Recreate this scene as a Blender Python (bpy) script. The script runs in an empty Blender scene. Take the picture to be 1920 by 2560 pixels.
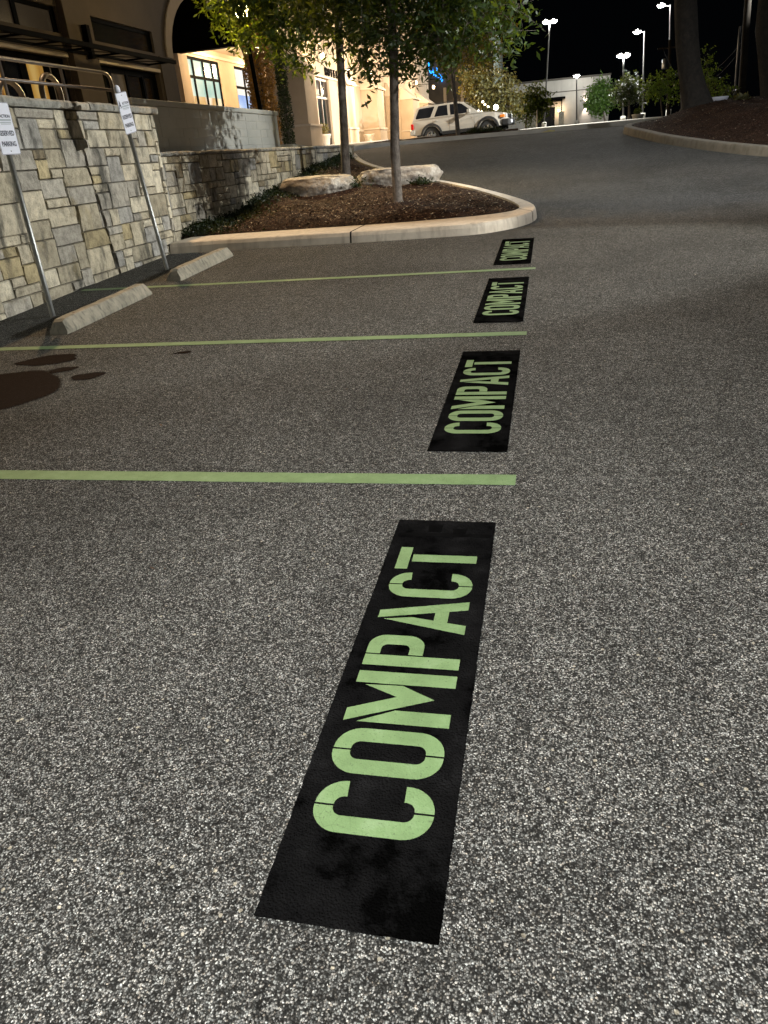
import bpy, bmesh, math, random
import numpy as np
from mathutils import Vector, Matrix

scene = bpy.context.scene
COL = scene.collection

# ---------------------------------------------------------------- camera
CAM = Vector((0.0, -0.0514, 1.4694))
_R = Vector((0.97672576, 0.20038, -0.07652))
_U = Vector((-0.02173539, 0.44734, 0.89410))
_W = Vector((-0.2133878, 0.87163, -0.44128))
cam_data = bpy.data.cameras.new("camera")
cam_data.sensor_fit = 'VERTICAL'
cam_data.sensor_height = 24.0
cam_data.lens = 24.0 * 1826.4 / 2560.0
cam_data.clip_start = 0.05
cam_data.clip_end = 1200
cam = bpy.data.objects.new("camera", cam_data)
COL.objects.link(cam)
_U = (_U - _R * _U.dot(_R)).normalized(); _R.normalize(); _W = _U.cross(_R)
cam.matrix_world = Matrix(((_R.x, _U.x, -_W.x, CAM.x), (_R.y, _U.y, -_W.y, CAM.y), (_R.z, _U.z, -_W.z, CAM.z), (0, 0, 0, 1)))
scene.camera = cam

# ---------------------------------------------------------------- world, exposure
world = bpy.data.worlds.new("World"); scene.world = world
world.use_nodes = True
bgn = world.node_tree.nodes["Background"]
bgn.inputs[0].default_value = (0.55, 0.68, 0.9, 1)
bgn.inputs[1].default_value = 0.0012
scene.view_settings.view_transform = 'Standard'
scene.view_settings.look = 'None'
scene.view_settings.exposure = 0.0
scene.view_settings.gamma = 1.0
scene.cycles.use_denoising = True
scene.cycles.max_bounces = 6
scene.cycles.sample_clamp_indirect = 6.0
scene.cycles.sample_clamp_direct = 0.0
try:
    scene.cycles.denoising_input_passes = 'RGB_ALBEDO_NORMAL'
    scene.cycles.denoising_prefilter = 'ACCURATE'
except Exception:
    pass

COOL = (1.0, 0.985, 0.92); WARM = (1.0, 0.66, 0.36); WHITE = (0.92, 0.97, 1.0)

def lamp(name, loc, watts, color, radius=0.15, kind='POINT', target=None, spot=None, blend=0.5, parent=None, size=None):
    d = bpy.data.lights.new(name, kind); d.energy = watts; d.color = color
    if kind == 'AREA':
        d.shape = 'RECTANGLE'; d.size, d.size_y = size
    else:
        d.shadow_soft_size = radius
    if kind == 'SPOT':
        d.spot_size = math.radians(spot or 90); d.spot_blend = blend
    o = bpy.data.objects.new(name, d); COL.objects.link(o)
    o.location = loc
    if target is not None:
        o.rotation_euler = (Vector(target) - Vector(loc)).to_track_quat('-Z', 'Y').to_euler()
    if parent is not None:
        o.parent = parent
        o.matrix_parent_inverse = Matrix.Translation(parent.location).inverted()
    return o

# ---------------------------------------------------------------- terrain height
EY = [0, 11, 14, 16.5, 19, 21.5, 24, 28, 33, 40, 55, 80, 110, 200]
EE = [0, 0, .03, .13, .27, .43, .54, .585, .515, .40, .095, -.5, -1.23, -4.0]
def _slopes():
    x = EY; v = EE; n = len(x); h = [x[i+1]-x[i] for i in range(n-1)]; d = [(v[i+1]-v[i])/h[i] for i in range(n-1)]
    m = [0.0]*n
    for i in range(1, n-1):
        if d[i-1]*d[i] > 0:
            w1 = 2*h[i]+h[i-1]; w2 = h[i]+2*h[i-1]; m[i] = (w1+w2)/(w1/d[i-1]+w2/d[i])
    m[-1] = d[-1]; return m, h
_M, _H = _slopes()
TT = math.tan(0.035)
def gh(x, y):
    yc = min(max(y, EY[0]), EY[-1]); k = 0
    while k < len(EY)-2 and yc > EY[k+1]: k += 1
    t = (yc-EY[k])/_H[k]
    e = (1+2*t)*(1-t)**2*EE[k]+t*(1-t)**2*_H[k]*_M[k]+t*t*(3-2*t)*EE[k+1]+t*t*(t-1)*_H[k]*_M[k+1]
    if y > 32.3 and x < -1.1:      # the parking row behind the far bed lies a little lower
        s = min(1, (y-32.3)/1.6); e -= .075*min(5.5, -x-1.1)*s*s*(3-2*s)*(1 if y < 45 else max(0, (60-y)/15))
    return TT*y+e

# ---------------------------------------------------------------- object helpers
def mesh_obj(name, verts, faces, mats=None, parent=None, smooth=False, midx=None):
    me = bpy.data.meshes.new(name)
    me.from_pydata([tuple(v) for v in verts], [], faces)
    me.update()
    o = bpy.data.objects.new(name, me); COL.objects.link(o)
    if mats is not None:
        if not isinstance(mats, (list, tuple)): mats = [mats]
        for m in mats: me.materials.append(m)
    if midx is not None: me.polygons.foreach_set("material_index", midx)
    if smooth: me.polygons.foreach_set("use_smooth", [True]*len(me.polygons))
    if parent is not None: attach(o, parent)
    return o

def attach(o, parent):
    # keeps world-space vertices where they are: parents are always plain translated/rotated empties
    o.parent = parent
    o.matrix_parent_inverse = parent_mat(parent).inverted()

def parent_mat(p):
    m = Matrix.LocRotScale(p.location, p.rotation_euler, p.scale)
    return m if p.parent is None else parent_mat(p.parent) @ p.matrix_parent_inverse @ m

def bm_obj(name, bm, mats, parent=None, smooth=False):
    me = bpy.data.meshes.new(name); bm.to_mesh(me); bm.free()
    if not isinstance(mats, (list, tuple)): mats = [mats]
    for m in mats: me.materials.append(m)
    if smooth: me.polygons.foreach_set("use_smooth", [True]*len(me.polygons))
    o = bpy.data.objects.new(name, me); COL.objects.link(o)
    if parent is not None: attach(o, parent)
    return o

def tag(o, label, cat, group=None):
    o['label'] = label; o['category'] = cat
    if group: o['group'] = group
    return o

def thing(name, label, cat, loc=(0, 0, 0), group=None):
    o = bpy.data.objects.new(name, None); COL.objects.link(o); o.location = loc
    o.empty_display_size = 0.2
    return tag(o, label, cat, group)

def struct(o, kind='structure'):
    o['kind'] = kind; return o

def box(bm, x0, x1, y0, y1, z0, z1, mat=0, bevel=0.0):
    vs = [bm.verts.new(p) for p in ((x0,y0,z0),(x1,y0,z0),(x1,y1,z0),(x0,y1,z0),(x0,y0,z1),(x1,y0,z1),(x1,y1,z1),(x0,y1,z1))]
    fs = []
    for q in ((0,3,2,1),(4,5,6,7),(0,1,5,4),(1,2,6,5),(2,3,7,6),(3,0,4,7)):
        f = bm.faces.new([vs[i] for i in q]); f.material_index = mat; fs.append(f)
    if bevel > 0:
        es = list({e for f in fs for e in f.edges})
        bmesh.ops.bevel(bm, geom=es, offset=bevel, segments=2, affect='EDGES', profile=0.6)
    return vs

def tube(bm, pts, rad, seg=10, mat=0, cap=True):
    pts = [Vector(p) for p in pts]
    rads = rad if isinstance(rad, (list, tuple)) else [rad]*len(pts)
    rings = []
    up = None
    for i, p in enumerate(pts):
        a = pts[max(i-1, 0)]; b = pts[min(i+1, len(pts)-1)]
        t = (b-a).normalized()
        if up is None:
            up = Vector((0, 0, 1)) if abs(t.z) < 0.9 else Vector((1, 0, 0))
        s = t.cross(up).normalized(); up = s.cross(t).normalized()
        rings.append([bm.verts.new(p + (s*math.cos(2*math.pi*k/seg) + up*math.sin(2*math.pi*k/seg))*rads[i]) for k in range(seg)])
    for i in range(len(rings)-1):
        for k in range(seg):
            f = bm.faces.new((rings[i][k], rings[i][(k+1) % seg], rings[i+1][(k+1) % seg], rings[i+1][k])); f.material_index = mat; f.smooth = True
    if cap:
        for r, rev in ((rings[0], False), (rings[-1], True)):
            f = bm.faces.new(r[::-1] if rev else r); f.material_index = mat

def lathe(bm, c, prof, seg=16, mat=0):
    rings = []
    for r, z in prof:
        rings.append([bm.verts.new((c[0]+r*math.cos(2*math.pi*k/seg), c[1]+r*math.sin(2*math.pi*k/seg), c[2]+z)) for k in range(seg)])
    for i in range(len(rings)-1):
        for k in range(seg):
            f = bm.faces.new((rings[i][k], rings[i][(k+1) % seg], rings[i+1][(k+1) % seg], rings[i+1][k])); f.material_index = mat; f.smooth = True
    bm.faces.new(rings[0][::-1]).material_index = mat; bm.faces.new(rings[-1]).material_index = mat

def prism(bm, poly, axis, a, b, mat=0):
    # poly: 2D points in the plane normal to axis, extruded from a to b
    def P(p, t):
        if axis == 'x': return (t, p[0], p[1])
        if axis == 'y': return (p[0], t, p[1])
        return (p[0], p[1], t)
    v0 = [bm.verts.new(P(p, a)) for p in poly]; v1 = [bm.verts.new(P(p, b)) for p in poly]
    n = len(poly)
    fs = [bm.faces.new(v0[::-1]), bm.faces.new(v1)]
    for i in range(n): fs.append(bm.faces.new((v0[i], v0[(i+1) % n], v1[(i+1) % n], v1[i])))
    for f in fs: f.material_index = mat
    return fs

# ---------------------------------------------------------------- materials
class N:
    def __init__(s, name):
        s.m = bpy.data.materials.new(name); s.m.use_nodes = True; s.t = s.m.node_tree
        s.b = s.t.nodes["Principled BSDF"]
    def n(s, typ, **kw):
        nd = s.t.nodes.new(typ)
        for k, v in kw.items():
            if k.startswith('i_'):
                key = k[2:]; key = int(key) if key.isdigit() else key.replace('_', ' ')
                nd.inputs[key].default_value = v
            else: setattr(nd, k, v)
        return nd
    def l(s, a, b): s.t.links.new(a, b)
    def coord(s): return s.n('ShaderNodeTexCoord').outputs['Object']
    def noise(s, scale, detail=4, rough=.55, vec=None):
        nd = s.n('ShaderNodeTexNoise'); nd.inputs['Scale'].default_value = scale; nd.inputs['Detail'].default_value = detail; nd.inputs['Roughness'].default_value = rough
        s.l(vec if vec is not None else s.coord(), nd.inputs['Vector']); return nd.outputs['Fac']
    def vor(s, scale, vec=None, feature='F1'):
        nd = s.n('ShaderNodeTexVoronoi'); nd.feature = feature; nd.inputs['Scale'].default_value = scale
        s.l(vec if vec is not None else s.coord(), nd.inputs['Vector']); return nd
    def ramp(s, fac, stops, interp='LINEAR'):
        nd = s.n('ShaderNodeValToRGB'); cr = nd.color_ramp; cr.interpolation = interp
        while len(cr.elements) < len(stops): cr.elements.new(0.5)
        for e, (p, c) in zip(cr.elements, stops):
            e.position = p; e.color = (c[0], c[1], c[2], 1) if isinstance(c, (tuple, list)) else (c, c, c, 1)
        s.l(fac, nd.inputs[0]); return nd.outputs[0]
    def mix(s, a, b, fac=.5, mode='MIX'):
        nd = s.n('ShaderNodeMix'); nd.data_type = 'RGBA'; nd.blend_type = mode
        for i, v in ((0, fac), (6, a), (7, b)):
            if isinstance(v, bpy.types.NodeSocket): s.l(v, nd.inputs[i])
            elif i == 0: nd.inputs[0].default_value = v
            else: nd.inputs[i].default_value = (*v[:3], 1) if isinstance(v, (tuple, list)) else (v, v, v, 1)
        return nd.outputs[2]
    def math(s, op, a, b=None):
        nd = s.n('ShaderNodeMath'); nd.operation = op
        for i, v in enumerate((a, b)):
            if v is None: continue
            if isinstance(v, bpy.types.NodeSocket): s.l(v, nd.inputs[i])
            else: nd.inputs[i].default_value = v
        return nd.outputs[0]
    def bump(s, h, strength=.3, dist=.01):
        nd = s.n('ShaderNodeBump'); nd.inputs['Strength'].default_value = strength; nd.inputs['Distance'].default_value = dist
        s.l(h, nd.inputs['Height']); s.l(nd.outputs[0], s.b.inputs['Normal'])
    def set(s, col=None, rough=None, metal=None, spec=None):
        for k, v in (('Base Color', col), ('Roughness', rough), ('Metallic', metal), ('Specular IOR Level', spec)):
            if v is None: continue
            if isinstance(v, bpy.types.NodeSocket): s.l(v, s.b.inputs[k])
            else: s.b.inputs[k].default_value = (*v[:3], 1) if isinstance(v, (tuple, list)) else v
        return s.m

def mottled(name, c1, c2, scale=6, rough=.8, bump=.2, bscale=60, bdist=.004, metal=0, spec=None, streak=None):
    k = N(name); co = k.coord()
    f = k.noise(scale, 6, .6, co)
    col = k.ramp(f, [(.3, c1), (.7, c2)])
    if streak:
        mp = k.n('ShaderNodeMapping'); k.l(co, mp.inputs[0]); mp.inputs['Scale'].default_value = streak[0]
        sf = k.noise(streak[1], 5, .6, mp.outputs[0])
        col = k.mix(col, streak[2], k.ramp(sf, [(.5, 0), (.72, streak[3])]))
    k.set(col, rough, metal, spec)
    if bump: k.bump(k.noise(bscale, 5, .6, co), bump, bdist)
    return k.m

def emit(name, color, strength):
    k = N(name)
    k.b.inputs['Base Color'].default_value = (*color, 1); k.b.inputs['Emission Color'].default_value = (*color, 1)
    k.b.inputs['Emission Strength'].default_value = strength
    return k.m

MAT = {}
def make_asphalt():
    k = N("asphalt"); co = k.coord()
    nz = k.n('ShaderNodeTexNoise'); nz.inputs['Scale'].default_value = 210; nz.inputs['Detail'].default_value = 3; k.l(co, nz.inputs['Vector'])
    vm = k.n('ShaderNodeVectorMath'); vm.operation = 'SCALE'; vm.inputs['Scale'].default_value = .0048; k.l(nz.outputs['Color'], vm.inputs[0])
    va = k.n('ShaderNodeVectorMath'); va.operation = 'ADD'; k.l(co, va.inputs[0]); k.l(vm.outputs[0], va.inputs[1]); wc = va.outputs[0]
    v = k.vor(245, wc); v.inputs['Randomness'].default_value = 1.0
    sep = k.n('ShaderNodeSeparateColor'); k.l(v.outputs['Color'], sep.inputs[0])
    stone = k.ramp(sep.outputs[0], [(0, .016), (.32, .028), (.48, .075), (.72, .185), (.93, .33), (1, .50)])
    tint = k.ramp(sep.outputs[1], [(0, (.95, 1.0, .96)), (.5, (.99, .99, .95)), (.9, (1.0, .97, .88)), (1, (1.03, .92, .78))])
    stone = k.mix(stone, tint, 1.0, 'MULTIPLY')
    mask = k.ramp(v.outputs['Distance'], [(.40, 1), (.68, .12)])
    base = k.mix((.013, .013, .012), stone, mask)
    big = k.vor(60, wc); bs = k.n('ShaderNodeSeparateColor'); k.l(big.outputs['Color'], bs.inputs[0])
    bm_ = k.math('MULTIPLY', k.ramp(bs.outputs[2], [(.984, 0), (.988, 1)]), k.ramp(big.outputs['Distance'], [(.24, .9), (.34, 0)]))
    base = k.mix(base, (.36, .33, .26), bm_)
    # second coarser grain so the surface stays lively further away
    v2 = k.vor(100, co); s2 = k.n('ShaderNodeSeparateColor'); k.l(v2.outputs['Color'], s2.inputs[0])
    g2 = k.ramp(s2.outputs[0], [(0, .75), (.5, 1.0), (.86, 1.12), (1, 1.25)])
    base = k.mix(base, g2, 1.0, 'MULTIPLY')
    # worn and tracked patches
    p = k.ramp(k.noise(.55, 6, .62, co), [(.32, .74), (.52, 1.0), (.7, 1.12)])
    base = k.mix(base, p, 1.0, 'MULTIPLY')
    gr = k.ramp(k.noise(42, 3, .65, co), [(.34, .66), (.5, 1.0), (.66, 1.38)])
    base = k.mix(base, gr, 1.0, 'MULTIPLY')
    p2 = k.ramp(k.noise(9, 5, .7, co), [(.35, .84), (.65, 1.12)])
    base = k.mix(base, p2, 1.0, 'MULTIPLY')
    # tar drips and chewing-gum dots
    d = k.vor(2.3, co); dots = k.ramp(d.outputs['Distance'], [(.022, .25), (.034, 1)])
    base = k.mix(base, dots, 1.0, 'MULTIPLY')
    k.set(base, .85, 0, .08)
    h = k.math('ADD', k.math('MULTIPLY', v.outputs['Distance'], -1.0), k.math('MULTIPLY', k.noise(260, 3, .6, co), .5))
    k.bump(h, .55, .004)
    return k.m
MAT['asphalt'] = make_asphalt()

def make_seal():
    k = N("black_sealer_paint"); co = k.coord()
    f = k.noise(5, 7, .65, co); f2 = k.noise(28, 5, .7, co)
    col = k.ramp(f, [(.40, (.0012, .0012, .0012)), (.47, (.0042, .0042, .0044)), (.56, (.0056, .0056, .0058)), (.68, (.0105, .0105, .011))])
    spk = k.ramp(k.vor(230, co).outputs['Distance'], [(.05, 2.2), (.2, 1)])
    col = k.mix(col, spk, 1.0, 'MULTIPLY')
    k.set(col, k.ramp(f2, [(.4, .8), (.6, .6)]), 0, .0)
    h = k.math('ADD', k.math('MULTIPLY', k.vor(150, co).outputs['Distance'], -.8), k.noise(240, 3, .6, co))
    k.bump(h, .9, .0045)
    return k.m
MAT['seal'] = make_seal()

def make_green():
    k = N("green_road_paint"); co = k.coord()
    f = k.noise(11, 6, .65, co)
    col = k.ramp(f, [(.3, (.108, .18, .076)), (.55, (.14, .23, .10)), (.72, (.18, .27, .14))])
    w = k.ramp(k.noise(140, 4, .7, co), [(.585, 0), (.68, .8)])
    col = k.mix(col, (.06, .09, .045), w)
    cr = k.vor(30, co, 'DISTANCE_TO_EDGE'); c2 = k.ramp(cr.outputs['Distance'], [(.0, .55), (.03, 0)])
    gate = k.ramp(k.noise(3.2, 4, .6, co), [(.5, 0), (.62, 1)])
    col = k.mix(col, (.05, .09, .03), k.math('MULTIPLY', c2, gate))
    k.set(col, .6, 0, .4)
    k.bump(k.math('ADD', k.math('MULTIPLY', k.vor(150, co).outputs['Distance'], -.8), k.noise(240, 3, .6, co)), .3, .0025)
    return k.m
MAT['green'] = make_green()
MAT['concrete'] = mottled('kerb_concrete', (.52, .46, .37), (.68, .61, .50), 5, .85, .35, 90, .004, streak=((6, 6, .8), 2.0, (.20, .15, .11), .45))
MAT['stopc'] = mottled('precast_concrete', (.19, .18, .145), (.34, .315, .25), 7, .88, .5, 110, .005, streak=((14, 14, 2.2), 1.6, (.07, .075, .06), .85))
MAT['concrete_r'] = mottled('dull_kerb_concrete', (.16, .145, .115), (.25, .225, .18), 5, .88, .35, 90, .004, streak=((3, 3, .8), 2.0, (.09, .08, .06), .6))
MAT['walk'] = mottled('pale_concrete', (.42, .41, .37), (.56, .54, .49), 1.5, .85, .2, 60, .003)
MAT['galv'] = mottled('galvanised_steel', (.22, .23, .23), (.36, .37, .36), 18, .42, .1, 80, .001, metal=.85)
MAT['rail'] = mottled('brown_grey_rail_paint', (.075, .065, .058), (.11, .098, .09), 8, .42, .1, 60, .001, metal=.3)
MAT['blackmetal'] = mottled('black_metal', (.0022, .0022, .0022), (.004, .004, .004), 8, .8, .1, 60, .001, spec=.03)
MAT['signwhite'] = mottled('sign_white', (.60, .63, .72), (.66, .69, .78), 6, .4, 0)
MAT['signdark'] = mottled('sign_navy', (.015, .018, .035), (.025, .028, .05), 6, .4, 0)
MAT['signgrey'] = mottled('sign_faded_grey', (.30, .34, .38), (.36, .40, .44), 6, .4, 0)
MAT['stucco'] = mottled('tan_stucco', (.40, .31, .215), (.48, .38, .27), 1.2, .9, .35, 120, .004)
MAT['stucco_dk'] = mottled('brown_stucco', (.068, .050, .035), (.092, .069, .050), 1.2, .9, .35, 120, .004)
MAT['stucco_trim'] = mottled('cream_stucco_trim', (.50, .42, .32), (.60, .51, .40), 1.5, .85, .25, 120, .003)
MAT['grey_stucco'] = mottled('grey_stucco', (.40, .39, .36), (.50, .49, .45), .5, .9, .3, 60, .006, streak=((1, 1, .12), 1.2, (.27, .26, .25), .6))
MAT['whiteblock'] = mottled('white_painted_block', (.40, .42, .40), (.52, .53, .50), 1.5, .8, .5, 22, .01)
MAT['glass_dk'] = mottled('dark_glass', (.006, .007, .009), (.012, .013, .016), 2, .08, 0, spec=.6)
MAT['mulchbark'] = None
def make_stone():
    k = N("limestone_blocks"); co = k.coord()
    at = k.n('ShaderNodeAttribute'); at.attribute_name = 'tint'
    f = k.noise(9, 7, .65, co)
    m = k.ramp(f, [(.28, .50), (.5, 1.0), (.72, 1.32)])
    col = k.mix(at.outputs['Color'], m, 1.0, 'MULTIPLY')
    mp = k.n('ShaderNodeMapping'); k.l(co, mp.inputs[0]); mp.inputs['Scale'].default_value = (1, 3.2, .9)
    s = k.noise(1.3, 6, .62, mp.outputs[0])
    col = k.mix(col, (.055, .055, .048), k.ramp(s, [(.53, 0), (.66, .85)]))
    y = k.ramp(k.noise(2.1, 4, .6, co), [(.60, 0), (.72, .35)])
    col = k.mix(col, (.34, .26, .10), y)
    k.set(col, .9, 0, .3)
    k.bump(k.math('ADD', k.noise(16, 8, .68, co), k.math('MULTIPLY', k.noise(70, 4, .6, co), .4)), 1.0, .036)
    return k.m
MAT['stone'] = make_stone()
def make_mulch():
    k = N("dark_mulch"); co = k.coord()
    mp = k.n('ShaderNodeMapping'); k.l(co, mp.inputs[0]); mp.inputs['Scale'].default_value = (1, 2.4, 1); mp.inputs['Rotation'].default_value = (0, 0, .5)
    v = k.vor(34, mp.outputs[0]); s = k.n('ShaderNodeSeparateColor'); k.l(v.outputs['Color'], s.inputs[0])
    col = k.ramp(s.outputs[0], [(0, (.010, .006, .004)), (.55, (.034, .016, .009)), (.9, (.068, .032, .017)), (1, (.15, .09, .055))])
    p = k.ramp(k.noise(3, 5, .6, co), [(.35, .6), (.65, 1.15)])
    k.set(k.mix(col, p, 1.0, 'MULTIPLY'), .95, 0, .15)
    k.bump(k.math('ADD', v.outputs['Distance'], k.noise(60, 5, .7, co)), .9, .03)
    return k.m
MAT['mulch'] = make_mulch()
MAT['rock'] = mottled('pale_limestone_boulder', (.30, .25, .19), (.60, .56, .48), 3.2, .92, 1.0, 11, .05, streak=((1, 1, 3), 2.0, (.10, .07, .05), .8))
MAT['bark'] = mottled('grey_bark', (.055, .045, .036), (.13, .11, .09), 14, .95, .9, 40, .02, streak=((6, 6, 1), 3.0, (.02, .016, .012), .8))
MAT['bark_pale'] = mottled('pale_grey_bark', (.09, .075, .06), (.21, .18, .15), 14, .95, .9, 40, .02, streak=((6, 6, 1), 3.0, (.03, .025, .02), .7))
MAT['oakbark'] = mottled('dark_oak_bark', (.010, .009, .007), (.028, .023, .018), 9, .95, 1.0, 24, .03)
def make_leaf(name, c1, c2, trans=.35):
    k = N(name); co = k.coord()
    inf = k.n('ShaderNodeAttribute'); inf.attribute_name = 'rnd'
    col = k.ramp(inf.outputs['Fac'], [(0, c1), (1, c2)])
    k.set(col, .45, 0, .4)
    tr = k.n('ShaderNodeBsdfTranslucent'); k.l(k.mix(col, (3.8, 2.7, .5), 1.0, 'MULTIPLY'), tr.inputs[0])
    ms = k.n('ShaderNodeMixShader'); ms.inputs[0].default_value = trans
    out = [n for n in k.t.nodes if n.type == 'OUTPUT_MATERIAL'][0]
    k.l(k.b.outputs[0], ms.inputs[1]); k.l(tr.outputs[0], ms.inputs[2]); k.l(ms.outputs[0], out.inputs[0])
    return k.m
MAT['leaf'] = make_leaf('green_leaves', (.014, .032, .007), (.055, .095, .022))
MAT['leaf_olive'] = make_leaf('olive_leaves', (.045, .048, .02), (.10, .105, .045))
MAT['leaf_bright'] = make_leaf('bright_leaves', (.035, .08, .014), (.085, .16, .035))
MAT['leaf_dark'] = make_leaf('dark_leaves', (.008, .015, .006), (.024, .040, .014), .2)
MAT['leaf_ivy'] = make_leaf('brown_vine_leaves', (.10, .065, .03), (.20, .14, .06), .3)
# ================================================================ ground
def seq(*parts):
    out = []
    for a, b, s in parts:
        n = max(1, int(round((b-a)/s)))
        out += [a+(b-a)*i/n for i in range(n)]
    return out + [parts[-1][1]]
xs = seq((-90, -20, 10), (-20, 20, 1.0), (20, 90, 10))
ys = seq((-40, -10, 10), (-10, 0, 1), (0, 11, 1), (11, 45, .5), (45, 200, 5), (200, 460, 60))
vs = [(x, y, gh(x, y) if y <= 200 else gh(x, 200)) for y in ys for x in xs]
nx = len(xs)
fs = [(j*nx+i, j*nx+i+1, (j+1)*nx+i+1, (j+1)*nx+i) for j in range(len(ys)-1) for i in range(nx-1)]
struct(mesh_obj('asphalt_road', vs, fs, MAT['asphalt'], smooth=True))

def sheet(name, poly_rows, mat, dz, parent=None):
    # poly_rows: list of rows of (x,y); follows the ground dz above it
    n = len(poly_rows[0]); vs = [(x, y, gh(x, y)+dz) for r in poly_rows for x, y in r]
    fs = [(j*n+i, j*n+i+1, (j+1)*n+i+1, (j+1)*n+i) for j in range(len(poly_rows)-1) for i in range(n-1)]
    return mesh_obj(name, vs, fs, mat, parent)

MAT['tar'] = mottled('fresh_black_paint', (.0020, .0020, .0020), (.0046, .0046, .0047), 12, .7, .2, 150, .002, spec=.0)
# ---------------------------------------------------------------- stencilled markings
def arc(cx, cy, rx, ry, a0, a1, n=8):
    return [(cx+rx*math.cos(a0+(a1-a0)*i/n), cy+ry*math.sin(a0+(a1-a0)*i/n)) for i in range(n+1)]
def strip(outer, inner):
    return [(outer[i], outer[i+1], inner[i+1], inner[i]) for i in range(len(outer)-1)]
def half(w, h, t, top, start, end, gap, n=9):
    """half of a rounded ring: the right or left part handled with mirrored u"""
    pass
def ring_side(w, h, t, R, sgn, gap):
    # one side (sgn=-1 left, +1 right) of a rounded O: from the top gap round the side to the bottom gap
    c = w/2; hw = w/2; X = lambda u: c+sgn*u
    A = [math.pi/2*i/9 for i in range(10)]
    outer = [(gap/2, h)]+[(hw-R+R*math.sin(a), h-R+R*math.cos(a)) for a in A]+[(hw-R+R*math.cos(a), R-R*math.sin(a)) for a in A]+[(gap/2, 0)]
    iw = hw-t; ir = max(.012, min(R-t, iw))
    inner = [(gap/2, h-t)]+[(iw-ir+ir*math.sin(a), h-t-ir+ir*math.cos(a)) for a in A]+[(iw-ir+ir*math.cos(a), t+ir-ir*math.sin(a)) for a in A]+[(gap/2, t)]
    return [(X(u), v) for u, v in outer], [(X(u), v) for u, v in inner]
def glyph(ch, w, h):
    t = .050; g = .0055; polys = []
    if ch in 'CO':
        R = .072
        o, i = ring_side(w, h, .048, R, -1, g); polys += strip(o, i)
        o, i = ring_side(w, h, .048, R, 1, g)
        s = strip(o, i)
        if ch == 'O': polys += s
        else:
            polys += s[:10]+s[11:]
            (a, b) = o[10], i[10]; polys.append((a, (a[0], .225), (b[0], .221), b))
            (a, b) = o[11], i[11]; polys.append((a, (a[0], .079), (b[0], .077), b))
    elif ch == 'M':
        polys.append(((0, 0), (.052, 0), (.052, .158), (0, .259)))
        polys.append(((0, h), (.049, h), (.106, .163), (.104, .053)))
        polys.append(((.106, .163), (.150, .267), (.154, .154), (.104, .053)))
        polys.append(((w-.052, 0), (w, 0), (w, h), (w-.052, h)))
    elif ch == 'P':
        polys.append(((0, 0), (t, 0), (t, h), (0, h)))
        x0 = t+g; yb = .117; R = .055; ri = .02
        outer = [(x0, h), (w-R, h)]+arc(w-R, h-R, R, R, math.pi/2, 0)[1:]+arc(w-R, yb+R, R, R, 0, -math.pi/2)+[(x0, yb)]
        xi = w-.047-ri
        inner = [(x0, h-.045), (xi, h-.045)]+arc(xi, h-.045-ri, ri, ri, math.pi/2, 0)[1:]+arc(xi, yb+.045+ri, ri, ri, 0, -math.pi/2)+[(x0, yb+.045)]
        polys += strip(outer, inner)
    elif ch == 'A':
        polys.append(((0, 0), (.047, 0), (.0655, .105), (.079, .183), (.064, .277)))
        polys.append(((.058, .062), (.118, .062), (.111, .108), (.066, .108)))
        polys.append(((w-.047, 0), (w, 0), (.111, h), (.070, h)))
    elif ch == 'T':
        polys.append(((w/2-.025, 0), (w/2+.025, 0), (w/2+.025, .241), (w/2-.025, .241)))
        polys.append(((0, .2505), (w, .2505), (w, h), (0, h)))
    return polys

def marking(x0, x1, y0, y1, label, text0=None):
    p = thing('compact_marking', label, 'road marking', (x0, y0, gh(0, y0)), 'stencilled parking markings in a row')
    rj = random.Random(int(y0*10)); rows = []; nx_, ny_ = 24, 90
    for j in range(ny_+1):
        row = []
        for i in range(nx_+1):
            x = x0+(x1-x0)*i/nx_; y = y0+(y1-y0)*j/ny_-.004*i/nx_
            if i in (0, nx_): x += rj.uniform(-.0011, .0011)
            if j in (0, ny_): y += rj.uniform(-.0011, .0011)
            row.append((x, y))
        rows.append(row)
    sheet('black_panel', rows, MAT['seal'], .004, p)
    L = y1-y0; k = L/1.735
    for (a0, a1, b0, b1) in ((1.600, 1.628, .03, .385), (1.636, 1.700, .135, .185), (1.628, 1.668, .235, .285)):
        q = [(x0+b0, y0+a0*k), (x0+b1, y0+a0*k+.004), (x0+b1+.003, y0+a1*k), (x0+b0-.003, y0+a1*k-.003)]
        mesh_obj('touch_up_patch', [(x, y, gh(x, y)+.0062) for x, y in q], [(0, 1, 2, 3)], MAT['tar'], p)
    # letters: u runs along +y, heights towards -x
    spans = [('C', .222, .374), ('O', .399, .557), ('M', .581, .791), ('P', .819, .968), ('A', .989, 1.168), ('C', 1.184, 1.336), ('T', 1.360, 1.512)]
    xb = x0+.347; H = .297
    vs, fs = [], []
    for ch, a, b in spans:
        for poly in glyph(ch, (b-a), H):
            base = len(vs)
            for u, v in poly:
                x = xb-v; y = y0+(a+u)*k
                vs.append((x, y, gh(x, y)+.008))
            fs.append(tuple(range(base, base+len(poly))))
    # make all letter faces look up
    o = mesh_obj('lettering', vs, fs, MAT['green'], p)
    bm = bmesh.new(); bm.from_mesh(o.data)
    for f in bm.faces:
        f.normal_update()
        if f.normal.z < 0: f.normal_flip()
    bm.to_mesh(o.data); bm.free()
    return p
marking(-.585, -.188, .865, 2.597, 'nearest and largest green COMPACT stencil on a black panel, in the foreground')
marking(-.573, -.180, 3.295, 5.005, 'green COMPACT stencil on a black panel, just beyond the nearest green stall line')
marking(-.577, -.187, 5.770, 7.495, 'green COMPACT stencil on a black panel, between the second and third green stall lines')
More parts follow.
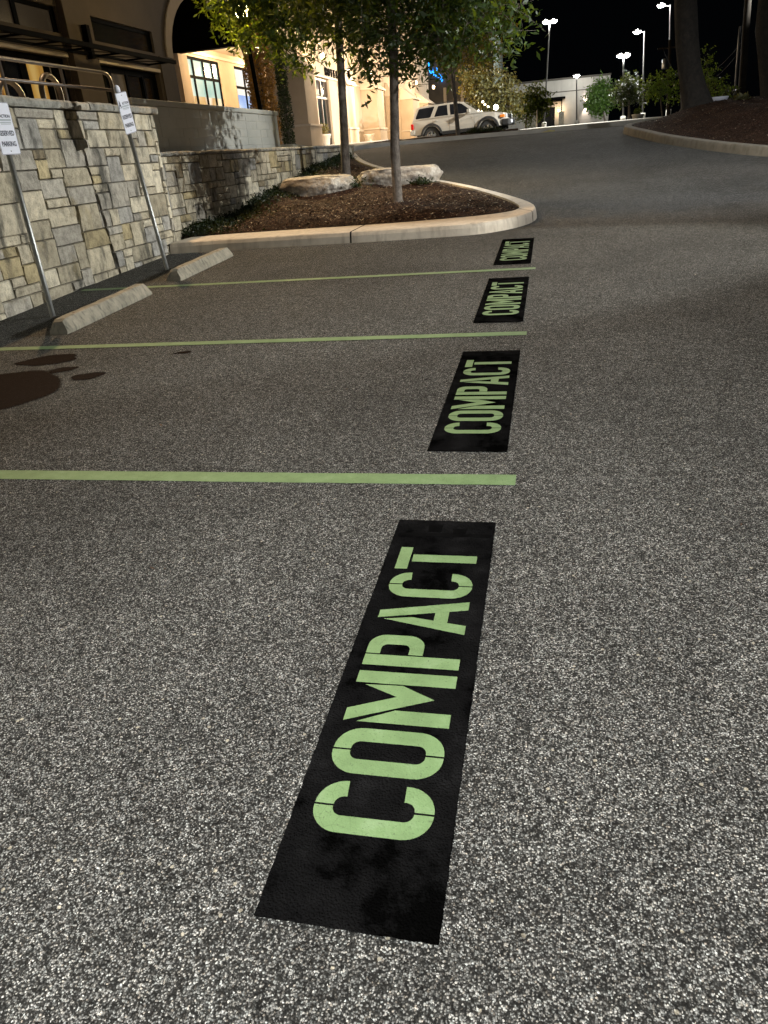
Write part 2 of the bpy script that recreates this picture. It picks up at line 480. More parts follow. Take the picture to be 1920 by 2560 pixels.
marking(-.585, -.190, 8.180, 9.925, 'farthest green COMPACT stencil on a black panel, just in front of the island kerb')

def pline(xa, xb, y, dy, w, label):
    r = random.Random(int(y*100)); rows = [[], []]
    n = 60
    for i in range(n+1):
        x = xa+(xb-xa)*i/n; yy = y+dy*(i/n)
        rows[0].append((x, yy-w/2+r.uniform(-.0018, .0018))); rows[1].append((x, yy+w/2+r.uniform(-.0018, .0018)))
    o = sheet('parking_line', rows, MAT['green'], .004)
    tag(o, label, 'painted line', 'green stall lines')
pline(-5.3, -.125, 2.965, .02, .104, 'nearest and widest-looking pale green stall line, beyond the foreground stencil')
pline(-5.35, -.15, 5.425, .01, .098, 'middle pale green stall line, running in from the left edge past the nearer wheel stop')
pline(-5.36, -.135, 7.90, .01, .098, 'farthest pale green stall line, running between the two concrete wheel stops')

# ---------------------------------------------------------------- wet stains
k = N('oil_stain'); co = k.coord()
k.set(k.ramp(k.noise(160, 4, .6, co), [(.38, (.017, .012, .009)), (.7, (.036, .027, .021))]), .8, 0, .0)
at = k.n('ShaderNodeAttribute'); at.attribute_name = 'soak'
k.l(k.math('MULTIPLY', k.ramp(k.math('ADD', at.outputs['Fac'], k.math('MULTIPLY', k.math('SUBTRACT', k.noise(55, 5, .7, co), .5), 1.1)), [(.30, 0), (.62, 1)]), .93), k.b.inputs['Alpha'])
k.bump(k.noise(200, 3, .6, co), .25, .002); MAT['stain'] = k.m
def stain(cx, cy, rx, ry, rot, seed, label, n=44, amp=.16):
    r = random.Random(seed); ph = [r.uniform(0, 6.28) for _ in range(5)]; pts = []
    for i in range(n):
        a = 2*math.pi*i/n
        q = 1+amp*(.6*math.sin(2*a+ph[0])+.5*math.sin(3*a+ph[1])+.3*math.sin(5*a+ph[2])+.16*math.sin(9*a+ph[3]))
        x, y = rx*q*math.cos(a), ry*q*math.sin(a)
        pts.append((cx+x*math.cos(rot)-y*math.sin(rot), cy+x*math.sin(rot)+y*math.cos(rot)))
    vs = [(cx, cy, gh(cx, cy)+.0045)]; al = [1.0]
    for f_, a_ in ((.55, 1.0), (.86, .92), (.95, .6), (1.03, 0.0)):
        for x, y in pts: px, py = cx+(x-cx)*f_, cy+(y-cy)*f_; vs.append((px, py, gh(px, py)+.0045)); al.append(a_)
    fs = [(0, 1+i, 1+(i+1) % n) for i in range(n)]+[(1+q_*n+i, 1+(q_+1)*n+i, 1+(q_+1)*n+(i+1) % n, 1+q_*n+(i+1) % n) for q_ in range(3) for i in range(n)]
    o = mesh_obj('oil_stain', vs, fs, MAT['stain']); at = o.data.attributes.new('soak', 'FLOAT', 'POINT'); at.data.foreach_set('value', al)
    tag(o, label, 'stain', 'dark stains on the asphalt')
stain(-3.86, 4.28, .50, .52, .25, 3, 'largest dark oil stain on the asphalt, cut by the left edge of the photo', amp=.09)
stain(-3.90, 5.06, .26, .14, .35, 5, 'long thin dark stain just below the middle stall line')
stain(-3.28, 4.62, .115, .095, .3, 8, 'round dark stain right of the large stain')
stain(-3.60, 4.79, .11, .07, .6, 9, 'small dark stain between the long stain and the round stain')
stain(-2.78, 5.17, .07, .035, .4, 12, 'small faint dark spot below the middle of the middle stall line')

# ---------------------------------------------------------------- left island kerb
outer = [(-5.42, 10.34), (-4.76, 10.40), (-3.6, 10.40), (-2.59, 10.385), (-2.0, 10.41), (-1.4, 10.44), (-.95, 10.50), (-.62, 10.72), (-.40, 11.0), (-.25, 11.35), (-.19, 11.8), (-.24, 12.35),
         (-.42, 13.0), (-.80, 14.0), (-1.31, 15.1), (-1.95, 16.15), (-2.58, 17.1), (-3.2, 18.1), (-3.74, 19.03), (-4.3, 20.0), (-4.75, 20.9), (-5.25, 22.2), (-5.72, 23.7), (-6.25, 25.4), (-6.7, 27.3)]
inner = [(-5.42, 11.12), (-4.72, 11.22), (-3.6, 11.27), (-2.59, 11.30), (-2.0, 11.34), (-1.4, 11.48), (-1.0, 11.60), (-.72, 11.72), (-.56, 11.80), (-.48, 11.92), (-.46, 12.1), (-.52, 12.45),
         (-.68, 13.0), (-1.04, 14.0), (-1.53, 15.05), (-2.16, 16.1), (-2.79, 17.05), (-3.4, 18.0), (-3.94, 18.95), (-4.5, 19.92), (-4.95, 20.8), (-5.45, 22.1), (-5.92, 23.6), (-6.45, 25.3), (-6.9, 27.2)]
def resample(path, n):
    # Catmull-Rom through the points
    P = [Vector((*p, 0)) for p in path]; out = []
    for i in range(len(P)-1):
        p0 = P[max(i-1, 0)]; p1 = P[i]; p2 = P[i+1]; p3 = P[min(i+2, len(P)-1)]
        for j in range(n):
            t = j/n
            q = .5*((2*p1)+(-p0+p2)*t+(2*p0-5*p1+4*p2-p3)*t*t+(-p0+3*p1-3*p2+p3)*t**3)
            out.append((q.x, q.y))
    out.append(path[-1]); return out
def kerb(name, outer, inner, h, mat, sub=4, joints=(), batter=.03, rnd=.03, ymax=None):
    O = resample(outer, sub); I = resample(inner, sub); n = len(O)
    vs, fs = [], []
    rr = random.Random(5)
    prof = 7
    for i in range(n):
        ox, oy = O[i]; ix, iy = I[i]
        dx, dy = ix-ox, iy-oy; L = math.hypot(dx, dy) or 1; dx /= L; dy /= L
        g0 = gh(ox, oy); j = rr.uniform(-.004, .004)
        cs = [(0, -.05), (.004, .0), (batter*.7, h*.62), (batter, h-rnd), (batter+rnd*.35+j, h-rnd*.3), (batter+rnd+j, h), (L, h+.004)]
        for d, z in cs: vs.append((ox+dx*d, oy+dy*d, g0+z))
        vs.append((ox+dx*(L+.01), oy+dy*(L+.01), g0+h-.10))
    m = prof+1
    for i in range(n-1):
        if i in joints: continue
        for k in range(m-1):
            a = i*m+k; fs.append((a, a+m, a+m+1, a+1))
    o = mesh_obj(name, vs, fs, mat, smooth=False)
    return struct(o)
def split_joint(path_o, path_i, at, w=.010):
    pass
MAT['joint'] = mottled('kerb_joint_shadow_gap', (.012, .010, .008), (.03, .026, .02), 20, .95, .2, 90, .002)
def kerb_segments(outer, inner, h, mat, cuts, sub=4):
    O = resample(outer, sub); I = resample(inner, sub); vs, fs = [], []; rr = random.Random(7)
    # insert tight joints as a pair of dipped rows
    rows = []
    for i in range(len(O)):
        rows.append((O[i], I[i], 0))
        if i in cuts:
            t1, t2 = .10, .16
            L = math.hypot(O[i+1][0]-O[i][0], O[i+1][1]-O[i][1]); a = .012/L
            for t, dip in ((.5-a, 0), (.5-a*.6, 1), (.5+a*.6, 1), (.5+a, 0)):
                rows.append((tuple(O[i][k]*(1-t)+O[i+1][k]*t for k in (0, 1)), tuple(I[i][k]*(1-t)+I[i+1][k]*t for k in (0, 1)), dip))
    m = 8
    for (ox, oy), (ix, iy), dip in rows:
        dx, dy = ix-ox, iy-oy; L = math.hypot(dx, dy) or 1; dx /= L; dy /= L; g0 = gh(ox, oy)
        q = .045 if dip else 0; b, rnd = .03, .034; j = rr.uniform(-.003, .003)
        for d, z in [(q, -.05), (.004+q, 0), (b*.7+q, h*.62), (b+q, h-rnd), (b+rnd*.35+q+j, h-rnd*.3-q), (b+rnd+q+j, h-q), (L, h+.004-q)]:
            vs.append((ox+dx*d, oy+dy*d, g0+z))
        vs.append((ox+dx*(L+.01), oy+dy*(L+.01), g0+h-.12))
    mi = []
    for i in range(len(rows)-1):
        for k in range(m-1):
            a = i*m+k; fs.append((a, a+m, a+m+1, a+1)); mi.append(1 if rows[i][2] or rows[i+1][2] else 0)
    return struct(mesh_obj('kerb', vs, fs, [mat, MAT['joint']], smooth=False, midx=mi))
kerb_segments(outer, inner, .145, MAT['concrete'], {11, 36, 58, 74, 86})

# ---------------------------------------------------------------- island soil (mulch) up to the stone wall
def interp(x, tab):
    if x <= tab[0][0]: return tab[0][1]
    for (a, b), (c, d) in zip(tab, tab[1:]):
        if x <= c: return b+(d-b)*(x-a)/(c-a)
    return tab[-1][1]
right_edge = sorted([(y, x) for x, y in inner[9:]])     # x of inner kerb as a function of y (tip and back)
front_tab = [(x, y) for x, y in inner[:10]]
wall_soil = [(10.6, .50), (12.1, .52), (13.6, .62), (16.5, .94), (18.5, 1.14), (21.4, 1.44), (23.5, 1.62), (27, 1.72)]
vs, fs = [], []
NX = 90; rows = []
rr = random.Random(11)
yrow = [11.1+ i*(26.5-11.1)/170 for i in range(171)]
grid = {}
for j, y in enumerate(yrow):
    xr = interp(max(y, 11.92), right_edge) + .012
    if y < 11.92:
        # front edge slopes: find right-most x whose front inner y is below this row
        cand = [x for x in [(-5.42+ (5.0)*q/200) for q in range(201)] if interp(x, front_tab) <= y+.02]
        xr = max(cand) if cand else -5.42
    xl = -5.66 if y < 21.5 else -5.66-(y-21.5)*.26
    if xr <= xl+.02: xr = xl+.02
    for i in range(NX+1):
        x = xl+(xr-xl)*i/NX
        t = (xr-x)/max(xr-(-5.66), .2)
        dist_front = max(0, y-interp(x, front_tab)) if y < 14 else 3
        zk = gh(xr, y)+.118; zw = interp(y, wall_soil)
        base_front = gh(x, y)+.118
        z = zk*(1-t)+zw*t if y > 12 else None
        if z is None: z = base_front
        w = min(1, max(0, (y-11.6)/1.5)); zz = base_front*(1-w)+(zk*(1-t)+max(zw, zk)*t)*w
        d_edge = min(1, max(0, (xr-x)/.5))*min(1, dist_front/.5)
        zz += d_edge*(.05+.035*math.sin(x*3.1+y*1.7)+.02*math.sin(x*7+1)*math.sin(y*6))+rr.uniform(-.008, .008)*d_edge
        vs.append((x, y, zz))
for j in range(len(yrow)-1):
    for i in range(NX):
        a = j*(NX+1)+i; fs.append((a, a+1, a+NX+2, a+NX+1))
soil = struct(mesh_obj('mulch_bed', vs, fs, MAT['mulch'], smooth=True))
from mathutils.bvhtree import BVHTree
soil_bvh = BVHTree.FromPolygons(vs, fs)
def soil_z(x, y):
    h = soil_bvh.ray_cast(Vector((x, y, 10)), Vector((0, 0, -1)))
    return h[0].z if h[0] is not None else gh(x, y)+.13

# wood chips and fallen leaves over the mulch: nobody could count them
def chips(name, n, region, mat, zfun, size=(.012, .04), seed=1, flat=.5, kind='stuff'):
    r = random.Random(seed); vs, fs, rn = [], [], []
    c = 0
    while c < n:
        x, y = region(r)
        if x is None: continue
        z = zfun(x, y)+r.uniform(.004, .014); a = r.uniform(0, 6.28); L = r.uniform(*size); w = L*r.uniform(.25, .5)
        tx, ty = math.cos(a), math.sin(a); tilt = r.uniform(-flat, flat)*L
        b = len(vs)
        vs += [(x-tx*L/2, y-ty*L/2, z-tilt/2), (x-ty*w/2, y+tx*w/2, z+.003), (x+tx*L/2, y+ty*L/2, z+tilt/2), (x+ty*w/2, y-tx*w/2, z+.001)]
        fs.append((b, b+1, b+2, b+3)); rn.append(r.random()); c += 1
    o = mesh_obj(name, vs, fs, mat)
    at = o.data.attributes.new('rnd', 'FLOAT', 'POINT'); at.data.foreach_set('value', np.repeat(np.array(rn, dtype=np.float32), 4))
    o['kind'] = kind
    return o
def isl(r):
    y = r.uniform(11.3, 20) if r.random() < .8 else r.uniform(11.3, 14)
    x = r.uniform(-5.4, -.5)
    if y < interp(x, front_tab)+.03 or x > interp(max(y, 11.92), right_edge)-.03: return None, None
    return x, y
k = N('leaf_litter'); at = k.n('ShaderNodeAttribute'); at.attribute_name = 'rnd'
k.set(k.ramp(at.outputs['Fac'], [(0, (.03, .017, .01)), (.62, (.09, .05, .028)), (.85, (.22, .15, .09)), (1, (.50, .42, .30))]), .9, 0, .2); MAT['litter'] = k.m
chips('leaf_litter', 9000, isl, MAT['litter'], soil_z, (.02, .07), 4)
k = N('fallen_leaves_pale'); k.set((.52, .45, .33), .8); MAT['pale_chip'] = k.m
chips('fallen_leaves', 330, isl, MAT['pale_chip'], lambda x, y: soil_z(x, y)+.008, (.015, .045), 6)
def lot(r):
    if r.random() < .5: return r.uniform(-5.2, -4.2), r.uniform(5.5, 10.2)
    return r.uniform(-3.5, 2.5), r.uniform(2, 10.1)
chips('pavement_debris', 90, lot, MAT['litter'], lambda x, y: gh(x, y), (.008, .03), 9)
# ================================================================ stone walls
TINTS = [((.50, .455, .35), 34), ((.42, .38, .285), 28), ((.38, .36, .31), 18), ((.345, .34, .315), 7), ((.43, .365, .22), 7), ((.28, .235, .155), 4), ((.56, .52, .41), 16)]
_tp = [t for t, n in TINTS for _ in range(n)]
def stone_wall_mesh(X, y0, y1, zb, zt, seed, cell=(.085, .078), tints=None, sub=(6, 5), proud=.042, wmax=6, hmax=3, joint=.004, rough=.015, axis='x'):
    """random ashlar on the plane x=X facing +x (axis x) or on the plane y=X facing -y (axis y: u runs along x)."""
    r = random.Random(seed); cu, cv = cell
    nu = max(1, round((y1-y0)/cu)); cu = (y1-y0)/nu
    zmin = min(zb(y0), zb(y1))
    nv = max(1, round((zt-zmin)/cv)); cv = (zt-zmin)/nv
    occ = [[False]*nu for _ in range(nv)]; vs, fs, tn = [], [], []
    for j in range(nv):
        for i in range(nu):
            if occ[j][i]: continue
            h = r.choice([1, 1, 1, 2, 2, 2, 2, 3] if hmax >= 3 else [1, 1, 2][:hmax+1]); h = min(h, hmax)
            w = r.randint(min(max(2, h), wmax), max(min(max(2, h), wmax), min(wmax, h*2+2)))
            while j+h > nv: h -= 1
            ww = 0
            while ww < w and i+ww < nu and not occ[j][i+ww]: ww += 1
            w = ww
            rem = 0
            while i+w+rem < nu and not occ[j][i+w+rem]: rem += 1
            if rem == 1 and w < wmax+1: w += 1
            for a in range(h):
                for b in range(w): 
                    if j+a < nv: occ[j+a][i+b] = True
            ya, yb = y0+i*cu+joint*r.uniform(.4, 1), y0+(i+w)*cu-joint*r.uniform(.4, 1)
            za, zc = zmin+j*cv+joint*r.uniform(.4, 1), zmin+(j+h)*cv-joint*r.uniform(.4, 1)
            if zc < zb((ya+yb)/2)-.02: continue
            p = proud*r.uniform(.35, 1.0); t = r.choice(tints or _tp); br = r.uniform(.80, 1.22); t = tuple(c*br for c in t)
            nuu, nvv = sub; base = len(vs); lean1, lean2 = r.uniform(-.4, .4), r.uniform(-.4, .4)
            ph = [r.uniform(0, 6.28) for _ in range(4)]
            jit = [r.uniform(-.006, .006) for _ in range(4)]
            for b in range(nvv+1):
                for a in range(nuu+1):
                    s, q = a/nuu, b/nvv
                    edge = a in (0, nuu) or b in (0, nvv)
                    d = p*(1+.3*lean1*(s-.5)+.3*lean2*(q-.5))+rough*(math.sin(5*s+ph[0])*math.cos(4*q+ph[1])+.5*math.sin(9*q+ph[2]+3*s))*.5+r.uniform(-.3, .3)*rough*.6
                    e2 = a in (1, nuu-1) or b in (1, nvv-1)
                    if edge: d = -.006
                    ss, qq = s, q
                    if not edge:
                        # pull the ring next to the border outwards for a steep, slightly rounded arris
                        ea = min(.1, .008/(yb-ya)); eb = min(.12, .008/(zc-za))
                        if a == 1: ss = ea
                        if a == nuu-1: ss = 1-ea
                        if b == 1: qq = eb
                        if b == nvv-1: qq = 1-eb
                        if e2: d *= .82
                    yy = ya+(yb-ya)*ss + (jit[0]*(1-qq)+jit[1]*qq if a <= 1 else 0) + (jit[2]*(1-qq)+jit[3]*qq if a >= nuu-1 else 0)
                    zz = za+(zc-za)*qq
                    vs.append((X+d, yy, zz) if axis == 'x' else (yy, X-d, zz)); tn.append(t)
            for b in range(nvv):
                for a in range(nuu):
                    k = base+b*(nuu+1)+a
                    q4 = (k, k+1, k+nuu+2, k+nuu+1)
                    fs.append(q4 if axis == 'x' else q4)
    return vs, fs, tn
def add_tint(o, tn):
    at = o.data.color_attributes.new('tint', 'FLOAT_COLOR', 'POINT')
    at.data.foreach_set('color', np.array([(*t, 1) for t in tn], dtype=np.float32).ravel())
MORT = mottled('dark_mortar', (.022, .020, .015), (.06, .052, .04), 8, .95, .5, 60, .01)
MAT['mortar'] = MORT

# --- high retaining wall
hw = thing('stone_wall', 'tall limestone block retaining wall beside the two parking signs, topped by the pipe railing', 'wall', (-5.5, 7, gh(0, 7)))
v, f, t = stone_wall_mesh(-5.46, 1.0, 10.55, lambda y: gh(0, y)-.05, 2.175, 21, cell=(.112, .098), wmax=5)
v2, f2, t2 = stone_wall_mesh(-5.46+.01, 10.55, 10.64, lambda y: gh(0, y)-.05, 2.175, 31, cell=(.045, .083), wmax=2)
b = len(v); v += v2; f += [tuple(i+b for i in q) for q in f2]; t += t2
b = len(v); v2, f2, t2 = stone_wall_mesh(10.65, -5.95, -5.44, lambda y: .2, 2.175, 41, axis='y'); 
# this return faces +y: mirror it
v += [(x, 2*10.65-y, z) for x, y, z in v2]; f += [tuple(i+b for i in q) for q in f2]; t += t2
o = mesh_obj('block_face', v, f, MAT['stone'], hw); add_tint(o, t)
bm = bmesh.new(); box(bm, -5.95, -5.468, .95, 10.63, -.3, 2.17); bm_obj('mortar_core', bm, MAT['mortar'], hw)
def coping(name, X0, X1, y0, y1, z0, z1, parent, seed, L=.55, tints=None):
    r = random.Random(seed); vs, fs, tn = [], [], []; y = y0
    while y < y1-.01:
        l = min(L*r.uniform(.7, 1.3), y1-y)
        if y1-(y+l) < .2: l = y1-y
        t = r.choice(tints or [(.30, .30, .27), (.36, .34, .29), (.26, .27, .26), (.40, .37, .31)]); base = len(vs)
        n = 8
        dz = r.uniform(-.006, .006)
        for i in range(n+1):
            yy = y+.004+(l-.008)*i/n; q = lambda a: r.uniform(-a, a)
            vs += [(X0, yy, z0), (X1-.012+q(.006), yy, z0+q(.006)), (X1+q(.007), yy, z0+.02), (X1+q(.007), yy, z1-.02+dz), (X1-.02+q(.006), yy, z1+dz+q(.004)), (X0, yy, z1+dz)]
            tn += [t]*6
        for i in range(n):
            for k in range(6):
                a = base+i*6+k; b2 = base+i*6+(k+1) % 6
                fs.append((a, b2, b2+6, a+6))
        fs.append(tuple(base+k for k in range(6))[::-1]); fs.append(tuple(base+n*6+k for k in range(6)))
        y += l
    o = mesh_obj(name, vs, fs, MAT['stone'], parent); add_tint(o, tn); 
    o.data.polygons.foreach_set("use_smooth", [False]*len(o.data.polygons))
    return o
coping('coping', -6.0, -5.372, .95, 10.70, 2.178, 2.262, hw, 4)

# --- lower stone wall running back beside the mulch island
lw = thing('stone_wall', 'low stone block wall with ragged tree shadows, running back along the mulch island', 'wall', (-5.65, 15, gh(0, 15)))
soilf = lambda y: interp(y, wall_soil)-.15 if y > 10.9 else .3
v, f, t = stone_wall_mesh(-5.62, 10.66, 17.02, soilf, 1.655, 52, cell=(.115, .105), wmax=4)
b = len(v); v2, f2, t2 = stone_wall_mesh(-5.62, 17.08, 22.9, soilf, 1.655, 53, cell=(.12, .098), wmax=4)
v += v2; f += [tuple(i+b for i in q) for q in f2]; t += t2
o = mesh_obj('block_face', v, f, MAT['stone'], lw); add_tint(o, t)
bm = bmesh.new(); box(bm, -5.93, -5.632, 10.66, 17.015, .2, 1.652); box(bm, -5.93, -5.70, 17.015, 17.085, .2, 1.652); box(bm, -5.93, -5.632, 17.085, 22.9, .2, 1.652)
bm_obj('mortar_core', bm, MAT['mortar'], lw)
coping('coping', -5.95, -5.56, 10.72, 22.9, 1.657, 1.712, lw, 9, .7)

# --- painted upper wall behind it
ww = thing('painted_wall', 'white painted block wall with leaf shadows, standing behind the low stone wall', 'wall', (-6.3, 15, 1.6))
wt = [(.44, .46, .43), (.47, .48, .45), (.42, .44, .41), (.46, .46, .43)]
v, f, t = stone_wall_mesh(-6.22, 11.56, 18.25, lambda y: 1.5, 2.40, 77, cell=(.2, .15), tints=wt, proud=.004, wmax=7, hmax=1, joint=.0016, rough=.003)
o = mesh_obj('block_face', v, f, MAT['whiteblock'], ww); add_tint(o, t)
bm = bmesh.new(); box(bm, -6.44, -6.223, 11.55, 18.26, 1.3, 2.398, bevel=.006); bm_obj('wall_core', bm, MAT['whiteblock'], ww)
bm = bmesh.new(); box(bm, -6.46, -6.19, 11.54, 18.30, 2.40, 2.485, bevel=.012); bm_obj('cap', bm, MAT['whiteblock'], ww)
bm = bmesh.new(); box(bm, -6.22, -5.94, 10.7, 22.9, 1.2, 1.62); struct(bm_obj('planter_soil', bm, MAT['mulch']))

# --- terrace
vs, fs = [], []
tr = [(-6, 1.80), (18.2, 1.80), (19.5, 1.73), (27, 1.70), (36, 1.93), (60, 2.0), (80, 2.25)]
def tz(y): return interp(y, tr)
def tedge(y):
    if y < 18.3: return -6.45 if y > 10.6 else -5.97
    if y < 22: return -5.94
    return interp(y, [(22, -5.94), (23.6, -6.15), (25.3, -6.62), (27.4, -7.05), (28.6, -7.15), (30.2, -6.85), (31.5, -7.0), (36, -7.2), (80, -7.4)])
yy = [-6, 0, 5, 10.59, 10.61, 14, 18.25, 18.35, 19.5, 22, 23, 24, 25, 26, 27, 28, 29, 30, 31, 32, 36, 42, 50, 60, 70, 80]
for y in yy:
    for x in (-30, -14, -10, tedge(y), tedge(y)+.001):
        vs.append((x, y, tz(y) if x != tedge(y)+.001 else tz(y)-.6))
for j in range(len(yy)-1):
    for i in range(4): a = j*5+i; fs.append((a, a+1, a+6, a+5))
struct(mesh_obj('terrace_pavement', vs, fs, MAT['walk']))

# ================================================================ wheel stops
def wheel_stop(y0, y1, x0, label, rot=0.0):
    p = thing('wheel_stop', label, 'wheel stop', (x0, (y0+y1)/2, gh(0, (y0+y1)/2)), 'precast concrete wheel stops')
    r = random.Random(int(y0*10)); bm = bmesh.new(); w = .20; h = .125; n = 14; ch = .075
    rows = []
    for i in range(n+3):
        if i == 0: y, sh = y0, 1
        elif i == n+2: y, sh = y1, 1
        else: y, sh = y0+ch+(y1-y0-2*ch)*(i-1)/n, 0
        c = 1-.30*sh; hh = h*(1-.16*sh); q = lambda: r.uniform(-.003, .003)
        yo = 0
        if sh: yo = .0
        pts = [(-w/2, -.01), (-w/2, .03), (-w*.27, hh-.008), (-w*.23, hh), (w*.23, hh), (w*.27, hh-.008), (w/2, .03), (w/2, -.01)]
        # the ends lean in towards the top
        rows.append([bm.verts.new((x0+px*(1-.10*sh)+q(), y+(.05*(pz/h) if i == 0 else -.05*(pz/h) if i == n+2 else 0), gh(0, y)+pz+q())) for px, pz in pts])
    for i in range(len(rows)-1):
        for k in range(7): bm.faces.new((rows[i][k], rows[i+1][k], rows[i+1][k+1], rows[i][k+1]))
    bm.faces.new(rows[0]); bm.faces.new(rows[-1][::-1])
    bmesh.ops.recalc_face_normals(bm, faces=bm.faces)
    bm_obj('body', bm, MAT['stopc'], p)
    for yy in (y0+.3, y1-.3):
        bm = bmesh.new(); lathe(bm, (x0, yy, gh(0, yy)+.1235), [(.016, 0), (.016, .003), (.010, .004)], 10); bm_obj('anchor_pin', bm, MAT['rust'], p)
MAT['rust'] = mottled('rusty_steel', (.09, .045, .02), (.16, .08, .04), 30, .8, .2, 60, .002)
wheel_stop(5.87, 7.52, -4.345, 'nearer concrete wheel stop, at the foot of the left parking sign')
wheel_stop(8.20, 9.86, -4.33, 'farther concrete wheel stop, between the right sign post and the island kerb')

# ================================================================ text helper
def text_mesh(name, body, size, mat, mtx, parent, spacing=1.0, extrude=.0008, xscale=1.0, bold=0.0):
    cu = bpy.data.curves.new(name, 'FONT'); cu.body = body; cu.size = size; cu.align_x = 'CENTER'; cu.align_y = 'CENTER'; cu.space_character = spacing
    cu.extrude = extrude; cu.offset = bold; cu.resolution_u = 3
    tmp = bpy.data.objects.new('tmp', cu); COL.objects.link(tmp)
    bpy.context.view_layer.update()
    me = bpy.data.meshes.new_from_object(tmp.evaluated_get(bpy.context.evaluated_depsgraph_get()))
    bpy.data.objects.remove(tmp); bpy.data.curves.remove(cu)
    me.transform(Matrix.Diagonal((xscale, 1, 1, 1))); me.transform(mtx)
    me.materials.clear(); me.materials.append(mat); me.name = name
    o = bpy.data.objects.new(name, me); COL.objects.link(o)
    if parent is not None: attach(o, parent)
    return o

# ================================================================ parking signs (faces towards +x, the lot)
def parking_sign(base, top, face_yaw, pw, ph, cap, label):
    B = Vector(base); T = Vector(top); ax = (T-B).normalized()
    p = thing('parking_sign', label, 'parking sign', base, 'reserved parking signs in front of the stone wall')
    bm = bmesh.new()
    n = Vector((math.cos(face_yaw), math.sin(face_yaw), 0)); n = (n-ax*n.dot(ax)).normalized(); s = ax.cross(n).normalized()
    tube(bm, [B-ax*.05, B+(T-B)*.5, T], .026, 12)
    bm_obj('post', bm, MAT['galv'], p)
    if cap:
        bm = bmesh.new(); tube(bm, [T-ax*.03, T+ax*.012, T+ax*.030, T+ax*.040], [.033, .033, .024, .006], 12); bm_obj('post_cap', bm, MAT['signwhite'], p)
    C0 = T-ax*(ph/2+.035)+n*.031
    M = Matrix(((s.x, ax.x, n.x, C0.x), (s.y, ax.y, n.y, C0.y), (s.z, ax.z, n.z, C0.z), (0, 0, 0, 1)))
    # plate with rounded corners
    def rr(w, h, r): 
        q = []
        for cx, cy, a in ((w/2-r, h/2-r, 0), (-w/2+r, h/2-r, 90), (-w/2+r, -h/2+r, 180), (w/2-r, -h/2+r, 270)):
            q += [(cx+r*math.cos(math.radians(a+i*22.5)), cy+r*math.sin(math.radians(a+i*22.5))) for i in range(5)]
        return q
    bm = bmesh.new(); prism(bm, rr(pw, ph, .018), 'z', -.0015, .0015); bmesh.ops.recalc_face_normals(bm, faces=bm.faces); bm.transform(M)
    plate = bm_obj('plate', bm, MAT['signwhite'], p)
    # dark border line
    a, c = rr(pw-.004, ph-.004, .017), rr(pw-.012, ph-.012, .013); vs = [(x, y, .0022) for x, y in a]+[(x, y, .0022) for x, y in c]; k = len(a)
    o = mesh_obj('border', [M @ Vector(v) for v in vs], [(i, (i+1) % k, k+(i+1) % k, k+i) for i in range(k)], MAT['signdark'], plate)
    def tx(body, x, y, size, mat, xs=1, bold=.0): text_mesh('lettering', body, size, mat, M @ Matrix.Translation((x, y, .0025)), plate, 1.0, .0003, xs, bold)
    tx('A', -pw*.35, ph*.215, .105, MAT['signdark'], .72, .003)
    tx('ACTION', pw*.14, ph*.235, .036, MAT['signdark'], 1.05, .0008)
    bm = bmesh.new()
    for yy, ww2, hh in ((.165, .62, .018), (.115, .56, .011), (.085, .50, .005)):
        box(bm, pw*.10-pw*ww2/2, pw*.10+pw*ww2/2, ph*yy-hh/2, ph*yy+hh/2, .0020, .0026)
    bm.transform(M); bm_obj('small_print', bm, MAT['signgrey'], plate)
    tx('RESERVED', 0, -ph*.09, .056, MAT['signdark'], .86, .0016)
    tx('PARKING', 0, -ph*.295, .056, MAT['signdark'], .86, .0016)
    for yy in (ph/2-.03, -ph/2+.03):
        bm = bmesh.new(); lathe(bm, (0, yy, .001), [(.006, 0), (.006, .003), (.003, .005)], 8); bm.transform(M); bm_obj('bolt', bm, MAT['galv'], plate)
    return p
parking_sign((-4.90, 6.62, gh(0, 6.62)), (-4.885, 6.60, 2.165), 0.0, .27, .425, False, 'white reserved parking sign on a grey post, cut by the left edge of the photo')
parking_sign((-4.82, 9.02, gh(0, 9.02)), (-4.84, 8.725, 2.335), 0.0, .262, .42, True, 'white reserved parking sign with a capped leaning post, nearer the middle of the photo')

# ================================================================ railing on the terrace
rl = thing('pipe_railing', 'two-bar brown metal pipe railing standing above the tall stone wall', 'railing', (-6.6, 9, 1.8))
bm = bmesh.new(); tube(bm, [(-6.6, 1, 2.845), (-6.6, 11.6, 2.85), (-6.6, 11.70, 2.84), (-6.6, 11.765, 2.79), (-6.6, 11.785, 2.70), (-6.6, 11.79, 1.8)], .024, 12); bm_obj('top_rail', bm, MAT['rail'], rl)
bm = bmesh.new(); tube(bm, [(-6.6, 1, 2.60), (-6.6, 11.78, 2.625)], .021, 12); bm_obj('lower_rail', bm, MAT['rail'], rl)
for y in (2.9, 5.4, 7.9, 9.22, 10.5):
    bm = bmesh.new(); tube(bm, [(-6.6, y, 1.79), (-6.6, y, 2.83)], .021, 10); bm_obj('post', bm, MAT['rail'], rl)
def bike_rack(x, y0, y1, top, label):
    p = thing('bike_rack', label, 'bike rack', (x, (y0+y1)/2, 1.8), 'arched tubes behind the railing')
    r = (y1-y0)/2; c = (y0+y1)/2
    pts = [(x, y0, 1.79), (x, y0, top-r)]+[(x, c-r*math.cos(math.pi*i/12), top-r+r*math.sin(math.pi*i/12)) for i in range(1, 12)]+[(x, y1, top-r), (x, y1, 1.79)]
    bm = bmesh.new(); tube(bm, pts, .042, 12); bm_obj('hoop', bm, MAT['rail'], p)
